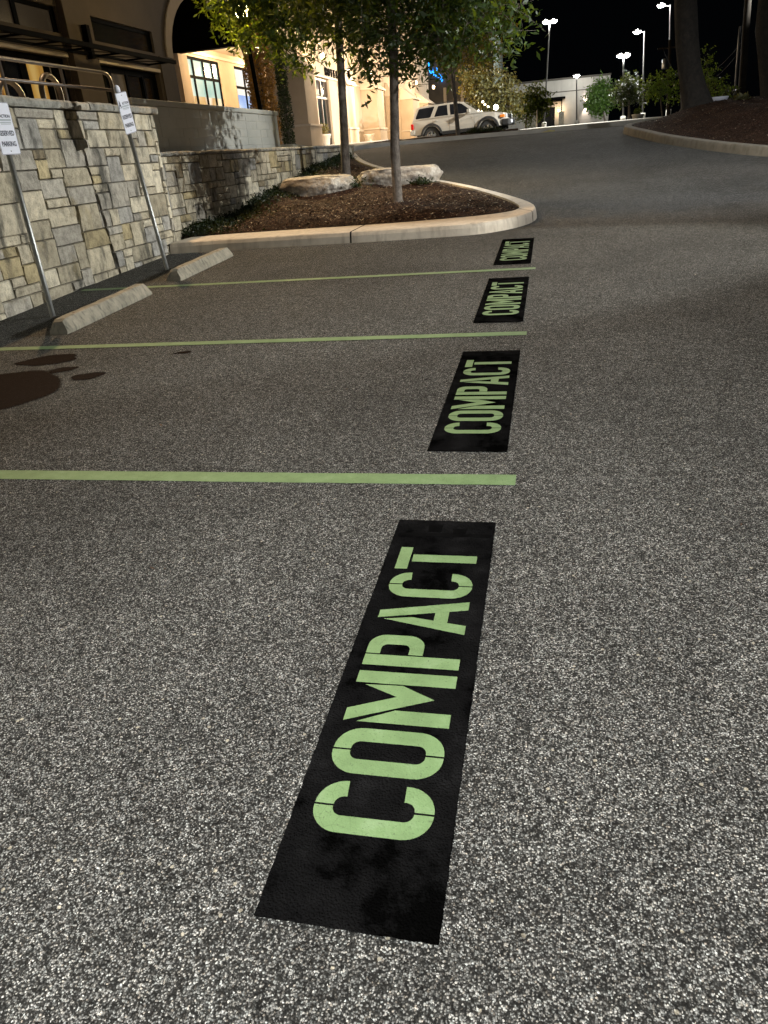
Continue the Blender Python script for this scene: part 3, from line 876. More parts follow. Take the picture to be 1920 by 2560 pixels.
bike_rack(-7.7, 11.62, 12.10, 2.93, 'thick arched tube rack behind the railing, in front of the orange-lit door')
bike_rack(-7.7, 10.55, 11.12, 2.80, 'arched tube rack behind the railing, cut by the left edge of the photo')
# ================================================================ buildings
def cells_wall(name, X, th, us, zs, solid, mat, parent, axis='x', out=1):
    """wall on plane axis=X, thickness th going inwards, grid us x zs, solid(i,j) tells which cells are wall"""
    vs, fs = [], []; idx = {}
    def V(s, i, j):
        k = (s, i, j)
        if k not in idx:
            d = X-(th*out if s else 0)
            vs.append((d, us[i], zs[j]) if axis == 'x' else (us[i], d, zs[j])); idx[k] = len(vs)-1
        return idx[k]
    nu, nz = len(us)-1, len(zs)-1
    S = lambda i, j: 0 <= i < nu and 0 <= j < nz and solid(i, j)
    for i in range(nu):
        for j in range(nz):
            if not solid(i, j): continue
            for s in (0, 1): fs.append((V(s, i, j), V(s, i+1, j), V(s, i+1, j+1), V(s, i, j+1)))
            for di, dj, a, b in ((-1, 0, (i, j), (i, j+1)), (1, 0, (i+1, j), (i+1, j+1)), (0, -1, (i, j), (i+1, j)), (0, 1, (i, j+1), (i+1, j+1))):
                if not S(i+di, j+dj): fs.append((V(0, *a), V(0, *b), V(1, *b), V(1, *a)))
    o = mesh_obj(name, vs, fs, mat, parent)
    bm = bmesh.new(); bm.from_mesh(o.data); bmesh.ops.recalc_face_normals(bm, faces=bm.faces); bm.to_mesh(o.data); bm.free()
    return o

def lit_pane(name, stops, strength, scale=(1, 1, 1), seed=0.0):
    k = N(name); co = k.coord(); mp = k.n('ShaderNodeMapping'); k.l(co, mp.inputs[0]); mp.inputs['Scale'].default_value = scale; mp.inputs['Location'].default_value = (seed, seed*1.7, seed*.6)
    f = k.noise(1.0, 2, .4, mp.outputs[0])
    c = k.ramp(f, stops)
    k.b.inputs['Base Color'].default_value = (.02, .02, .02, 1); k.l(c, k.b.inputs['Emission Color']); k.b.inputs['Emission Strength'].default_value = strength
    k.b.inputs['Roughness'].default_value = .15
    return k.m
PANE_ORANGE = lit_pane('orange_lit_interior', [(.30, (.10, .035, .008)), (.46, (.30, .12, .025)), (.6, (.62, .34, .07)), (.75, (.75, .48, .14))], .62, (.4, 3.2, .5), 3)
PANE_DIM = lit_pane('dim_lit_interior', [(.35, (.012, .008, .004)), (.55, (.09, .06, .03)), (.7, (.14, .10, .055))], .5, (.4, 1.8, .4), 1)
PANE_BROWN = lit_pane('brown_reflection_glow', [(.3, (.022, .015, .009)), (.7, (.040, .028, .017))], .7, (.4, .5, .5), 2)  # reflection in the upper panes painted as a faint glow

FX = -11.0
sb = thing('store_building', 'brown stucco shop building with dark canopy, arch and lit storefronts above the stone wall', 'building', (FX, 18, 1.8))
us = [-6, 3.0, 6.2, 7.6, 12.4, 13.6, 17.9, 19.12, 22.45, 23.5]
zs = [1.75, 3.97, 4.12, 4.44, 4.96, 12.5]
def sol(i, j):
    bay = i in (1, 3, 5, 7)
    if not bay: return True
    return not (j == 0 or j == 3)
cells_wall('wall', FX, .35, us, zs, sol, MAT['stucco_dk'], sb)
bm = bmesh.new()      # wall round the arch
ell = [(27.25-3.75*math.cos(math.pi*i/24), 4.4+2.1*math.sin(math.pi*i/24)) for i in range(25)]
poly = [(23.5, 4.4)]+ell[1:-1]+[(31.0, 4.4), (31.0, 1.75), (31.4, 1.75), (31.4, 12.5), (23.5, 12.5)]
# split in two convex-ish halves to keep the faces simple
top = [(y, 12.5) for y, z in ell]
for i in range(24):
    (a, za), (b2, zb2) = ell[i], ell[i+1]
    for X in (FX, FX-.5):
        bm.faces.new([bm.verts.new(q) for q in ((X, a, za), (X, b2, zb2), (X, b2, 12.5), (X, a, 12.5))])
    bm.faces.new([bm.verts.new(q) for q in ((FX, a, za), (FX-.5, a, za), (FX-.5, b2, zb2), (FX, b2, zb2))])
bmesh.ops.remove_doubles(bm, verts=bm.verts, dist=.0005)
box(bm, FX-.5, FX, 31.0, 31.4, 1.75, 12.5)
bm_obj('arch_wall', bm, MAT['stucco_dk'], sb)
# archivolt and pier trim, proud of the wall
bm = bmesh.new(); ring = []
for i in range(25):
    c, s = math.cos(math.pi*i/24), math.sin(math.pi*i/24)
    ring.append([bm.verts.new(q) for q in ((FX+.04, 27.25-3.75*c, 4.4+2.1*s), (FX+.04, 27.25-4.12*c, 4.4+2.5*s), (FX+.001, 27.25-4.12*c, 4.4+2.5*s), (FX-.02, 27.25-3.75*c, 4.4+2.1*s))])
for a, b2 in zip(ring, ring[1:]):
    for k2 in range(3): bm.faces.new((a[k2], a[k2+1], b2[k2+1], b2[k2]))
bm_obj('arch_trim', bm, MAT['stucco'], sb)
bm = bmesh.new(); box(bm, FX-.5, FX+.04, 22.6, 23.49, 1.75, 4.39); box(bm, FX-.52, FX+.09, 22.55, 23.56, 2.55, 2.68); box(bm, FX-.5, FX+.075, 22.57, 23.53, 1.75, 2.55)
bm_obj('pier', bm, MAT['stucco_dk'], sb)
bm = bmesh.new(); box(bm, FX, FX+.16, 17.95, 19.05, 1.75, 12.4, bevel=.01); bm_obj('pilaster', bm, MAT['stucco_dk'], sb)
bm = bmesh.new(); box(bm, FX, FX+.16, 12.45, 13.55, 1.75, 12.4, bevel=.01); bm_obj('pilaster', bm, MAT['stucco_dk'], sb)
bm = bmesh.new()
for a, b2 in ((13.65, 17.88), (19.14, 22.44), (7.7, 12.38)): box(bm, FX, FX+.07, a, b2, 3.965, 4.045, bevel=.008)
bm_obj('storefront_header', bm, MAT['stucco_trim'], sb)
# storefront frames and panes
def storefront(y0, y1, muls, panes, z0=1.76, z1=3.95):
    bm = bmesh.new()
    for m in muls: box(bm, FX-.22, FX-.12, m[0], m[1], z0, z1)
    box(bm, FX-.215, FX-.125, y0+.005, y1-.005, z1-.13, z1)
    box(bm, FX-.215, FX-.125, y0+.005, y1-.005, z0, z0+.12)
    fr = bm_obj('storefront_frame', bm, MAT['blackmetal'], sb)
    for a, b2, mt in panes:
        bm = bmesh.new(); box(bm, FX-.185, FX-.17, a, b2, z0+.1, z1-.12); bm_obj('pane', bm, mt, fr)
    return fr
storefront(13.6, 17.9, [(13.62, 13.72), (14.30, 14.52), (14.98, 15.28), (15.62, 15.72), (16.22, 16.46), (17.12, 17.30), (17.42, 17.55), (17.78, 17.88)],
           [(13.72, 14.30, PANE_ORANGE), (14.52, 14.98, PANE_ORANGE), (15.28, 15.62, PANE_ORANGE), (15.72, 16.22, MAT['glass_dk']), (16.46, 17.12, PANE_ORANGE), (17.30, 17.42, PANE_DIM), (17.55, 17.78, MAT['glass_dk'])])
storefront(19.12, 22.45, [(19.14, 19.30), (19.85, 19.98), (20.72, 20.80), (21.62, 21.72), (22.32, 22.44)],
           [(19.30, 19.85, MAT['glass_dk']), (19.98, 20.72, PANE_DIM), (20.80, 21.62, MAT['glass_dk']), (21.72, 22.32, MAT['glass_dk'])])
storefront(7.6, 12.4, [(7.6, 7.75), (9.2, 9.35), (10.8, 10.95), (12.2, 12.38)], [(7.75, 9.2, PANE_DIM), (9.35, 10.8, PANE_ORANGE), (10.95, 12.2, MAT['glass_dk'])])
def yrot(loc): # text facing +x, reading along +y
    return Matrix.Translation(loc) @ Matrix(((0, 0, 1, 0), (1, 0, 0, 0), (0, 1, 0, 0), (0, 0, 0, 1)))
WIN_TXT = emit('glowing_gold_lettering', (.75, .55, .22), .35)  # window letters emit a faint gold of their own
text_mesh('lettering', 'AK', .30, MAT['blackmetal'], yrot((FX-.16, 15.48, 2.88)), sb, 1.1)
text_mesh('lettering', 'DE', .30, WIN_TXT, yrot((FX-.16, 16.78, 2.95)), sb, 1.1)
# upper windows
for y0, y1, z1 in ((13.6, 17.9, 4.96), (19.12, 22.45, 4.96), (7.6, 12.4, 4.96)):
    bm = bmesh.new()
    if y0 != 19.12:
        n = 3
        for i in range(n+1):
            c = y0+.07+(y1-y0-.14)*i/n; box(bm, FX-.16, FX-.06, c-.07, c+.07, 4.45, z1-.005)
        box(bm, FX-.155, FX-.065, y0+.01, y1-.01, z1-.09, z1-.008)
    else:
        box(bm, FX-.16, FX-.06, y0+.005, y0+.08, 4.45, z1-.005); box(bm, FX-.16, FX-.06, y1-.08, y1-.005, 4.45, z1-.005); box(bm, FX-.155, FX-.065, y0+.07, y1-.07, z1-.09, z1-.008)
    fr = bm_obj('upper_window_frame', bm, MAT['blackmetal'], sb)
    bm = bmesh.new(); box(bm, FX-.12, FX-.10, y0+.01, y1-.01, 4.44, z1-.01); bm_obj('pane', bm, PANE_BROWN if y0 != 19.12 else MAT['glass_dk'], fr)
# porch behind the arch
bm = bmesh.new(); box(bm, -14.3, FX-.5, 29.95, 30.3, 5.36, 12.4); bm_obj('porch_beam', bm, MAT['beam_shade'] if 'beam_shade' in MAT else MAT['blackmetal'], sb)  # unlit stucco beam; its shade is put in as black metal
bm = bmesh.new(); box(bm, -14.3, FX-.5, 30.3, 45, 5.78, 6.0); bm_obj('porch_ceiling', bm, MAT['stucco_trim'], sb)
zs2 = [1.75, 2.0, 5.42, 6.0]
us2 = [20, 30.95, 34.35, 36.05, 39.9, 46]
cells_wall('porch_wall', -14.0, .3, us2, zs2, lambda i, j: not (i in (1, 3) and j == 1), MAT['stucco'], sb)
bm = bmesh.new(); box(bm, -14.0, -13.78, 29.95, 30.75, 1.75, 5.36, bevel=.015); box(bm, -14.0, -13.70, 29.87, 30.82, 2.9, 3.02, bevel=.01); box(bm, -14.0, -13.73, 29.9, 30.8, 1.75, 2.9)
bm_obj('porch_pilaster', bm, MAT['stucco'], sb)
bm = bmesh.new(); box(bm, -14.0, -13.9, 30.75, 45, 5.50, 5.60, bevel=.01); bm_obj('porch_cornice', bm, MAT['stucco_trim'], sb)
def lit_window(y0, y1, z0, z1, bars, hz, panes):
    bm = bmesh.new()
    for b3 in bars: box(bm, -14.14, -14.03, b3-.055, b3+.055, z0, z1)
    for h3 in hz: box(bm, -14.135, -14.035, y0, y1, h3-.05, h3+.05)
    fr = bm_obj('window_frame', bm, MAT['blackmetal'], sb)
    for a, b3, c, d, mt in panes:
        bm = bmesh.new(); box(bm, -14.10, -14.08, a, b3, c, d); bm_obj('pane', bm, mt, fr)
W_TEAL = lit_pane('teal_lit_room', [(.3, (.35, .60, .52)), (.6, (.62, .78, .66)), (.8, (.95, .95, .80))], 1.0, (.3, .5, 1.2), 5)
W_CREAM = lit_pane('cream_lit_room', [(.35, (.85, .62, .30)), (.5, (1.0, .85, .55)), (.62, (.62, .36, .12)), (.75, (1.0, .92, .75))], 1.05, (.3, .55, .4), 8)
W_BLUE = lit_pane('blue_lit_room', [(.35, (.25, .42, .85)), (.6, (.50, .66, .95)), (.75, (.95, .92, .8))], 1.0, (.3, .6, .9), 2)
W_WHITE = lit_pane('white_lit_room', [(.3, (.9, .85, .72)), (.7, (1.0, .97, .9))], 1.1, (.3, .6, .6), 3)
lit_window(30.95, 34.35, 2.0, 5.42, [31.0, 31.75, 32.75, 33.65, 34.3], [2.05, 4.72, 5.37], [(31.0, 34.3, 4.05, 5.4, W_TEAL), (31.0, 34.3, 2.0, 4.05, W_CREAM)])
lit_window(36.05, 39.9, 2.0, 5.42, [36.1, 37.3, 38.6, 39.85], [2.05, 4.60, 5.37], [(36.1, 39.85, 4.3, 5.4, W_WHITE), (36.1, 39.85, 2.0, 4.3, W_BLUE)])

# canopy (open black steel frame)
cn = thing('steel_canopy', 'thin black open steel canopy frame hanging over the storefront doors', 'canopy', (-10.5, 17, 4.06))
bm = bmesh.new(); box(bm, -10.06, -10.0, 6.0, 21.55, 4.02, 4.11); bm_obj('front_beam', bm, MAT['blackmetal'], cn)
bm = bmesh.new(); box(bm, FX+.17, FX+.23, 6.0, 21.55, 4.05, 4.10); bm_obj('wall_beam', bm, MAT['blackmetal'], cn)
y = 6.4; k3 = 0
while y < 21.6:
    bm = bmesh.new(); box(bm, FX+.23, -10.06, y-.018, y+.018, 4.045, 4.085); bm_obj('joist', bm, MAT['blackmetal'], cn)
    if y+1.2 < 21.6:
        bm = bmesh.new(); tube(bm, [(FX+.24, y, 4.06), (-10.07, y+1.2, 4.06)], .012, 6); bm_obj('brace', bm, MAT['blackmetal'], cn)
    bm = bmesh.new(); tube(bm, [(-10.4, y, 4.085), (-10.4, y, 4.2)], .012, 6); bm_obj('hanger', bm, MAT['blackmetal'], cn)
    y += 1.25
sc = thing('wall_sconce', 'unlit tall black box sconce on the brown pilaster', 'wall light', (FX+.18, 18.6, 4.1))
bm = bmesh.new(); box(bm, FX+.165, FX+.30, 18.53, 18.67, 3.98, 4.66, bevel=.004); bm_obj('housing', bm, MAT['blackmetal'], sc)
bm = bmesh.new(); box(bm, FX+.19, FX+.275, 18.555, 18.645, 3.972, 3.979); bm_obj('lens', bm, MAT['glass_dk'], sc)

# ---------------------------------------------------------------- hotel building with piers
hb = thing('hotel_building', 'warmly lit tan stucco hotel front with tall piers, black letters and dark glass doors', 'building', (-10.5, 45, 1.95))
HX = -10.5
us = [31.42, 34.6, 36.85, 39.15, 48.6, 50.4, 54.5, 56.5, 72]
zs = [1.7, 4.75, 12]
cells_wall('wall', HX, .4, us, zs, lambda i, j: not (i in (2, 4, 6) and j == 0), MAT['stucco'], hb)
bm = bmesh.new(); box(bm, -22, HX-.41, 71.0, 72, 1.7, 12); bm_obj('end_wall', bm, MAT['stucco'], hb)
def pier(y0, y1, x1, top, mat, capz=4.62):
    bm = bmesh.new(); zb = 1.7
    box(bm, HX, x1, y0, y1, zb, capz, bevel=.015)
    p = bm_obj('pier', bm, mat, hb)
    bm = bmesh.new(); box(bm, HX, x1+.07, y0-.07, y1+.07, zb, 2.62, bevel=.01); bm_obj('plinth', bm, mat, p)
    bm = bmesh.new(); box(bm, HX, x1+.11, y0-.11, y1+.11, 2.622, 2.70, bevel=.015); bm_obj('plinth_cap', bm, MAT['stucco_trim'], p)
    bm = bmesh.new()
    v = [bm.verts.new(q) for q in ((HX, y0-.1, capz), (x1+.12, y0-.1, capz), (x1+.12, y1+.1, capz), (HX, y1+.1, capz), (HX, y0-.1, capz+.06), (x1+.12, y0-.1, capz+.06), (x1+.12, y1+.1, capz+.06), (HX, y1+.1, capz+.06), (HX, y0+.1, capz+.75), (HX+.12, y0+.1, capz+.75), (HX+.12, y1-.1, capz+.75), (HX, y1-.1, capz+.75))]
    for q in ((3, 2, 1, 0), (0, 1, 5, 4), (1, 2, 6, 5), (2, 3, 7, 6), (4, 5, 9, 8), (5, 6, 10, 9), (6, 7, 11, 10), (8, 9, 10, 11)): bm.faces.new([v[i] for i in q])
    bm_obj('sloped_cap', bm, MAT['stucco_trim'], p)
for y0, y1, x1 in ((32.05, 33.6, -9.6), (40.95, 42.7, -10.15), (45.8, 47.7, -9.6), (52.7, 54.3, -10.1), (58.0, 60.8, -9.6), (65.0, 68.4, -9.6)):
    pier(y0, y1, x1, 4.6, MAT['stucco'])
bm = bmesh.new(); box(bm, HX, HX+.05, 33.72, 40.85, 4.76, 4.83, bevel=.008); box(bm, HX, HX+.05, 42.8, 45.7, 4.76, 4.83, bevel=.008); bm_obj('string_course', bm, MAT['stucco_trim'], hb)
bm = bmesh.new(); box(bm, HX, HX+.06, 33.75, 36.84, 2.55, 2.68, bevel=.01); box(bm, HX, HX+.06, 42.85, 45.6, 2.55, 2.68, bevel=.01); box(bm, HX, HX+.06, 61, 64.8, 2.55, 2.68, bevel=.01); bm_obj('dado', bm, MAT['stucco_trim'], hb)
def doorway(y0, y1, z1=4.74, n=2):
    bm = bmesh.new()
    for i in range(n+1):
        c = y0+.05+(y1-y0-.1)*i/n; box(bm, HX-.2, HX-.1, c-.045, c+.045, 1.75, z1)
    for z in (z1-.05, 3.95, 2.30): box(bm, HX-.195, HX-.105, y0+.01, y1-.01, z-.045, z+.04)
    d = bm_obj('door_frame', bm, MAT['bronze'], hb)
    bm = bmesh.new(); box(bm, HX-.16, HX-.145, y0+.01, y1-.01, 1.75, z1-.01); bm_obj('door_glass', bm, MAT['glass_dk'], d)
MAT['bronze'] = mottled('bronze_frame', (.10, .075, .055), (.15, .115, .08), 10, .45, .1, 60, .001, metal=.4)
doorway(36.85, 39.15); doorway(48.6, 50.4); doorway(54.5, 56.5)
for i, chh in enumerate('HOTEL'):
    text_mesh('letter', chh, .46, MAT['blackmetal'], yrot((HX+.04, 38.62+.50*i, 5.02)), hb, 1.0, .03, 1.0, .004)
def sconce_up(y, z, label, w=60, lit=True):
    s = thing('wall_lantern', label, 'wall light', (HX+.15, y, z), 'small lit lanterns on the hotel piers')
    bm = bmesh.new(); box(bm, HX+.001, HX+.30, y-.015, y+.015, z-.02, z+.02); box(bm, HX+.30, HX+.42, y-.06, y+.06, z-.16, z+.10, bevel=.01); bm_obj('housing', bm, MAT['blackmetal'], s)
    bm = bmesh.new(); box(bm, HX+.315, HX+.405, y-.045, y+.045, z+.101, z+.16); bm_obj('glass', bm, GLOW, s)
GLOW = emit('lamp_glow_white', (1.0, .93, .80), 14)
sconce_up(32.8, 4.95, 'lit lantern above the first hotel pier, beside the dark column tree')
sconce_up(41.8, 5.15, 'lit lantern above the second hotel pier, right of the black hotel letters')
sconce_up(53.5, 5.0, 'lit lantern on the white hotel pier just right of the second trunk')
for y, x0 in ((35.6, -10.0), (44.6, -9.95)):
    p = thing('planter_pot', 'pale square pot with a small olive bush beside the dark hotel door' if y < 40 else 'low ribbed pale pot at the foot of the third hotel pier', 'planter', (x0, y, tz(y)))
    bm = bmesh.new()
    lathe(bm, (x0, y, tz(y)-.02), [(.20, 0), (.22, .05), (.27, .36), (.31, .40), (.31, .46), (.27, .46), (.26, .40)], 20)
    bm_obj('pot', bm, MAT['stucco_trim'], p)
    if y < 40: POT1 = p
# ---------------------------------------------------------------- grey-green building beyond with blue sign
rb = thing('green_building', 'dark grey-green building end beyond the parked car carrying the blue lit sign', 'building', (-6, 78, 2.2))
MAT['dkgreen'] = mottled('dark_green_stucco', (.012, .02, .016), (.022, .032, .026), 1, .9, .2, 60, .004)
MAT['greyst'] = mottled('dim_grey_stucco', (.08, .075, .065), (.11, .10, .088), 1, .9, .2, 60, .004)
bm = bmesh.new(); box(bm, -13, -7.6, 76, 90, 1.6, 11.5); bm_obj('wall', bm, MAT['greyst'], rb)
bm = bmesh.new(); box(bm, -7.6, -5.2, 76.4, 90, 1.6, 10.5); bm_obj('green_wall', bm, MAT['dkgreen'], rb)
bm = bmesh.new(); box(bm, -9.3, -8.2, 75.93, 76.0, 2.0, 5.2); bm_obj('door', bm, MAT['glass_dk'], rb)
for x in (-9.55, -8.0):
    bm = bmesh.new(); box(bm, x-.13, x+.13, 75.6, 75.99, 1.9, 6.2, bevel=.01); bm_obj('column', bm, MAT['stucco_trim'], rb)
BLUE = emit('blue_neon', (.01, .30, 1.0), 4.5)
bs = thing('blue_sign', 'small bright blue lit script sign high on the building between the tree crowns', 'lit sign', (-9.2, 75.9, 8.6), None)
# blue sign: illegible flowing neon strokes
def P80(u0, v0): return (-10.85+u0*.62, 75.85, 7.15+v0*.62)
bm = bmesh.new()
strokes = [[(-.15, 2.2), (-.1, .9), (.1, .55), (.35, .8), (.3, 1.2), (.05, 1.2)], [(.35, 1.35), (.55, .5), (.75, 1.2), (.8, .45)], [(.95, 1.75), (.95, .35), (1.15, .2)], [(1.15, .9), (1.4, .85), (1.35, .2), (1.15, .3), (1.2, .8)], [(1.6, .8), (1.6, -.05), (1.75, .6), (1.95, .6)]]
for s in strokes: tube(bm, [P80(a*1.05, b*.85-a*.42) for a, b in s], .055, 6)
bm_obj('neon_strokes', bm, BLUE, bs)
bm = bmesh.new(); box(bm, -10.9, -9.6, 75.93, 75.99, 6.95, 7.0); bm_obj('mount_rail', bm, MAT['blackmetal'], bs)

# ---------------------------------------------------------------- far grey building
fb = thing('grey_building', 'long pale grey flat-roofed building with a dark canopied entrance, far beyond the road', 'building', (2.5, 110, 2.6))
bm = bmesh.new()
us = [-6, -1.85, .30, 7.0]; zs = [2.0, 4.95, 8.0]
bm.free()
cells_wall('wall', 110, -.4, us, zs, lambda i, j: not (i == 1 and j == 0), MAT['grey_stucco'], fb, axis='y')
bm = bmesh.new(); box(bm, 6.6, 7.0, 110.41, 130, 2, 8.0); box(bm, -6, 6.6, 110.41, 130, 7.8, 7.95); bm_obj('side_wall', bm, MAT['grey_stucco'], fb)
bm = bmesh.new(); box(bm, -6.05, 7.08, 109.9, 110.0, 7.86, 8.08); box(bm, -6, 7.0, 109.97, 110.0, 6.50, 6.60); bm_obj('parapet_trim', bm, MAT['greyst'], fb)
bm = bmesh.new(); box(bm, -1.84, .29, 110.2, 110.3, 2.0, 4.94); bm_obj('door', bm, MAT['glass_dk'], fb)
bm = bmesh.new(); box(bm, -2.6, 1.55, 108.3, 109.99, 5.72, 5.95); box(bm, -2.6, 1.2, 108.4, 109.98, 5.5, 5.71); bm_obj('canopy', bm, MAT['blackmetal'], fb)
for x in (-2.35, 1.12):
    bm = bmesh.new(); box(bm, x-.33, x+.33, 108.5, 109.2, 2.4, 4.3, bevel=.02); bm_obj('stone_pier', bm, MAT['mortar_light'] if 'mortar_light' in MAT else MAT['stopc'], fb)
    bm = bmesh.new(); box(bm, x-.06, x+.06, 108.7, 108.85, 4.3, 5.5); bm_obj('post', bm, MAT['blackmetal'], fb)
def updown(x, y, z, label, dim=1.0):
    s = thing('wall_sconce', label, 'wall light', (x, y, z))
    bm = bmesh.new(); box(bm, x-.22, x+.22, y-.22, y-.01, z-.06, z+.06, bevel=.01); bm_obj('housing', bm, MAT['blackmetal'], s)
    for sg in (-1, 1):
        lamp('sconce_beam', (x, y-.25, z+.10*sg), 260*dim, WARM2, .03, 'SPOT', (x, y+.02, z+1.3*sg), 62, .7, parent=s)
WARM2 = (1.0, .80, .66)
updown(4.07, 110, 4.82, 'small up-and-down wall light on the bare grey wall, far off')
s = thing('wall_sconce', 'warm round wall light beside the canopied entrance of the grey building', 'wall light', (.85, 110, 4.45))
bm = bmesh.new(); bmesh.ops.create_uvsphere(bm, u_segments=12, v_segments=8, radius=.16); bm.transform(Matrix.Translation((.80, 109.75, 4.45))); bm_obj('globe', bm, emit('warm_globe', (1, .72, .38), 10), s)
bm = bmesh.new(); box(bm, .75, .85, 109.85, 109.99, 4.3, 4.6); bm_obj('bracket', bm, MAT['blackmetal'], s)
lamp('sconce_glow', (.80, 109.5, 4.45), 120, WARM, .15, parent=s)

# ================================================================ far kerb, bed, sidewalk
fo = [(-6.72, 27.45), (-6.80, 28.6), (-6.55, 30.0), (-5.7, 31.2), (-4.6, 31.75), (-2.5, 31.7), (0, 31.3), (2.5, 31.3), (5, 31.6), (9, 32.6), (14, 34)]
fi = [(-6.95, 27.5), (-7.03, 28.65), (-6.80, 30.15), (-5.85, 31.42), (-4.65, 31.98), (-2.5, 31.93), (0, 31.53), (2.5, 31.53), (5, 31.83), (9, 32.83), (14, 34.2)]
struct(kerb('kerb', fo, fi, .15, MAT['concrete_far'] if 'concrete_far' in MAT else MAT['walk'], 4))
vs, fs = [], []
xsw = [-1.3+i*.7 for i in range(24)]
def swf(x): return interp(x, [(p[0], p[1]+.015) for p in fi[4:]])
rowsn = 8
for x in xsw:
    for j in range(rowsn):
        y = swf(x)+(4.8)*j/(rowsn-1); vs.append((x, y, gh(x, y)+.152))
for i in range(len(xsw)-1):
    for j in range(rowsn-1): a = i*rowsn+j; fs.append((a, a+rowsn, a+rowsn+1, a+1))
struct(mesh_obj('far_sidewalk', vs, fs, MAT['walk']))
vs, fs = [], []
xsw = [-7.0+i*.3 for i in range(20)]
for x in xsw:
    for j in range(6):
        y = swf(max(x, -4.65))+(1.1)*j/5; vs.append((x, y, gh(x, y)+.14+.07*math.sin(math.pi*j/5)+.02*math.sin(x*5+j)))
for i in range(len(xsw)-1):
    for j in range(5): a = i*6+j; fs.append((a, a+6, a+7, a+1))
struct(mesh_obj('far_planting_bed', vs, fs, MAT['mulch']))
# painted kerb patch
MAT['yellowp'] = mottled('yellow_kerb_paint', (.50, .44, .16), (.62, .56, .26), 6, .7, .2, 60, .003)
bm = bmesh.new()
for xa, xb in ((-.75, .1), (.35, 1.15)):
    n = 5
    for i in range(n):
        x0, x1 = xa+(xb-xa)*i/n, xa+(xb-xa)*(i+1)/n
        q = [bm.verts.new((x, swf(x)-d, gh(x, swf(x))+z)) for x, d, z in ((x0, .252, .01), (x1, .252, .01), (x1, .20, .156), (x0, .20, .156))]
        bm.faces.new(q)
        q = [bm.verts.new((x, swf(x)-d, gh(x, swf(x))+z)) for x, d, z in ((x0, .20, .157), (x1, .20, .157), (x1, .03, .161), (x0, .03, .161))]
        bm.faces.new(q)
tag(bm_obj('kerb_paint', bm, MAT['yellowp']), 'pale yellow painted stretch of kerb across the road, near the tall lamp pole', 'painted line')

# ================================================================ right island
ro = [(9, 12.4), (6.9, 13.7), (5.4, 15.6), (4.23, 17.4), (3.84, 18.06), (3.25, 19.3), (2.59, 20.95), (2.26, 22.4), (2.03, 23.6), (2.02, 24.9), (2.4, 26.2), (3.2, 27.2), (4.6, 27.9), (8, 28.4), (14, 28.8)]
ri = []
for i, p in enumerate(ro):
    a = Vector(ro[max(i-1, 0)]); b2 = Vector(ro[min(i+1, len(ro)-1)]); t2 = (b2-a).normalized(); nrm = Vector((t2.y, -t2.x))
    ri.append((p[0]+nrm.x*.22, p[1]+nrm.y*.22))
struct(kerb('kerb', ro, ri, .18, MAT['concrete_r'], 5))
RI = resample(ri, 5); cx, cy = 9.0, 21.5
vs, fs = [], []; m = 16
for (x, y) in RI:
    for j in range(m+1):
        t = j/m; px, py = x+(cx-x)*t, y+(cy-y)*t; d = math.hypot(px-x, py-y)
        s = min(1, d/2.4); s = s*s*(3-2*s)
        vs.append((px, py, gh(px, py)+.165+.44*s*(1 if py > 17 else .75)+.02*math.sin(px*4)*math.sin(py*5)*s))
for i in range(len(RI)-1):
    for j in range(m): a = i*(m+1)+j; fs.append((a, a+1, a+m+2, a+m+1))
struct(mesh_obj('mulch_bed', vs, fs, MAT['mulch'], smooth=True))
ri_bvh = BVHTree.FromPolygons(vs, fs)
def isl2_z(x, y):
    h = ri_bvh.ray_cast(Vector((x, y, 10)), Vector((0, 0, -1))); return h[0].z if h[0] is not None else gh(x, y)+.4
def isl2(r):
    x, y = r.uniform(2.2, 9), r.uniform(14, 27)
    h = ri_bvh.ray_cast(Vector((x, y, 10)), Vector((0, 0, -1)))
    return (x, y) if h[0] is not None else (None, None)
chips('leaf_litter', 5000, isl2, MAT['litter'], isl2_z, (.02, .08), 14)
chips('fallen_leaves', 160, isl2, MAT['pale_chip'], lambda x, y: isl2_z(x, y)+.01, (.02, .05), 16)

# ================================================================ boulders
def boulder(c, s, seed, label, rot=0, parent=None, sink=.12):
    bm = bmesh.new(); bmesh.ops.create_icosphere(bm, subdivisions=5, radius=1)
    from mathutils import noise as mn
    off = Vector((seed*3.1, seed*1.7, seed*.9))
    for v in bm.verts:
        d = v.co.normalized()
        # blocky superellipsoid with ledges
        q = Vector([math.copysign(abs(k4)**.68, k4) for k4 in d])
        q *= 1+.10*mn.fractal(d*1.3+off, 1, 2, 4)+.07*mn.fractal(d*5+off, .9, 2, 4)
        led = math.sin(q.z*7+2*mn.noise(d*2+off))*.035
        q.x *= 1+led; q.y *= 1+led
        if q.z > .55: q.z = .55+(q.z-.55)*.35
        v.co = Vector((q.x*s[0], q.y*s[1], q.z*s[2]))
    bm.transform(Matrix.Translation((c[0], c[1], c[2]+s[2]*.45-sink)) @ Matrix.Rotation(rot, 4, 'Z'))
    o = bm_obj('boulder', bm, MAT['rock'], None, smooth=True)
    return tag(o, label, 'boulder', 'pale limestone boulders')
boulder((-4.62, 15.55, soil_z(-4.62, 15.5)), (.74, .45, .36), 2, 'flat pale limestone boulder between the low stone wall and the first tree trunk', -.12)
boulder((-3.12, 16.45, soil_z(-3.1, 16.4)), (.86, .5, .34), 5, 'larger pale limestone boulder behind the two tree trunks, next to the back kerb', .05)
boulder((-4.95, 32.5, gh(0, 32.5)+.10), (.42, .3, .22), 8, 'small grey boulder in the bed below the rear wheel of the parked car', 0)

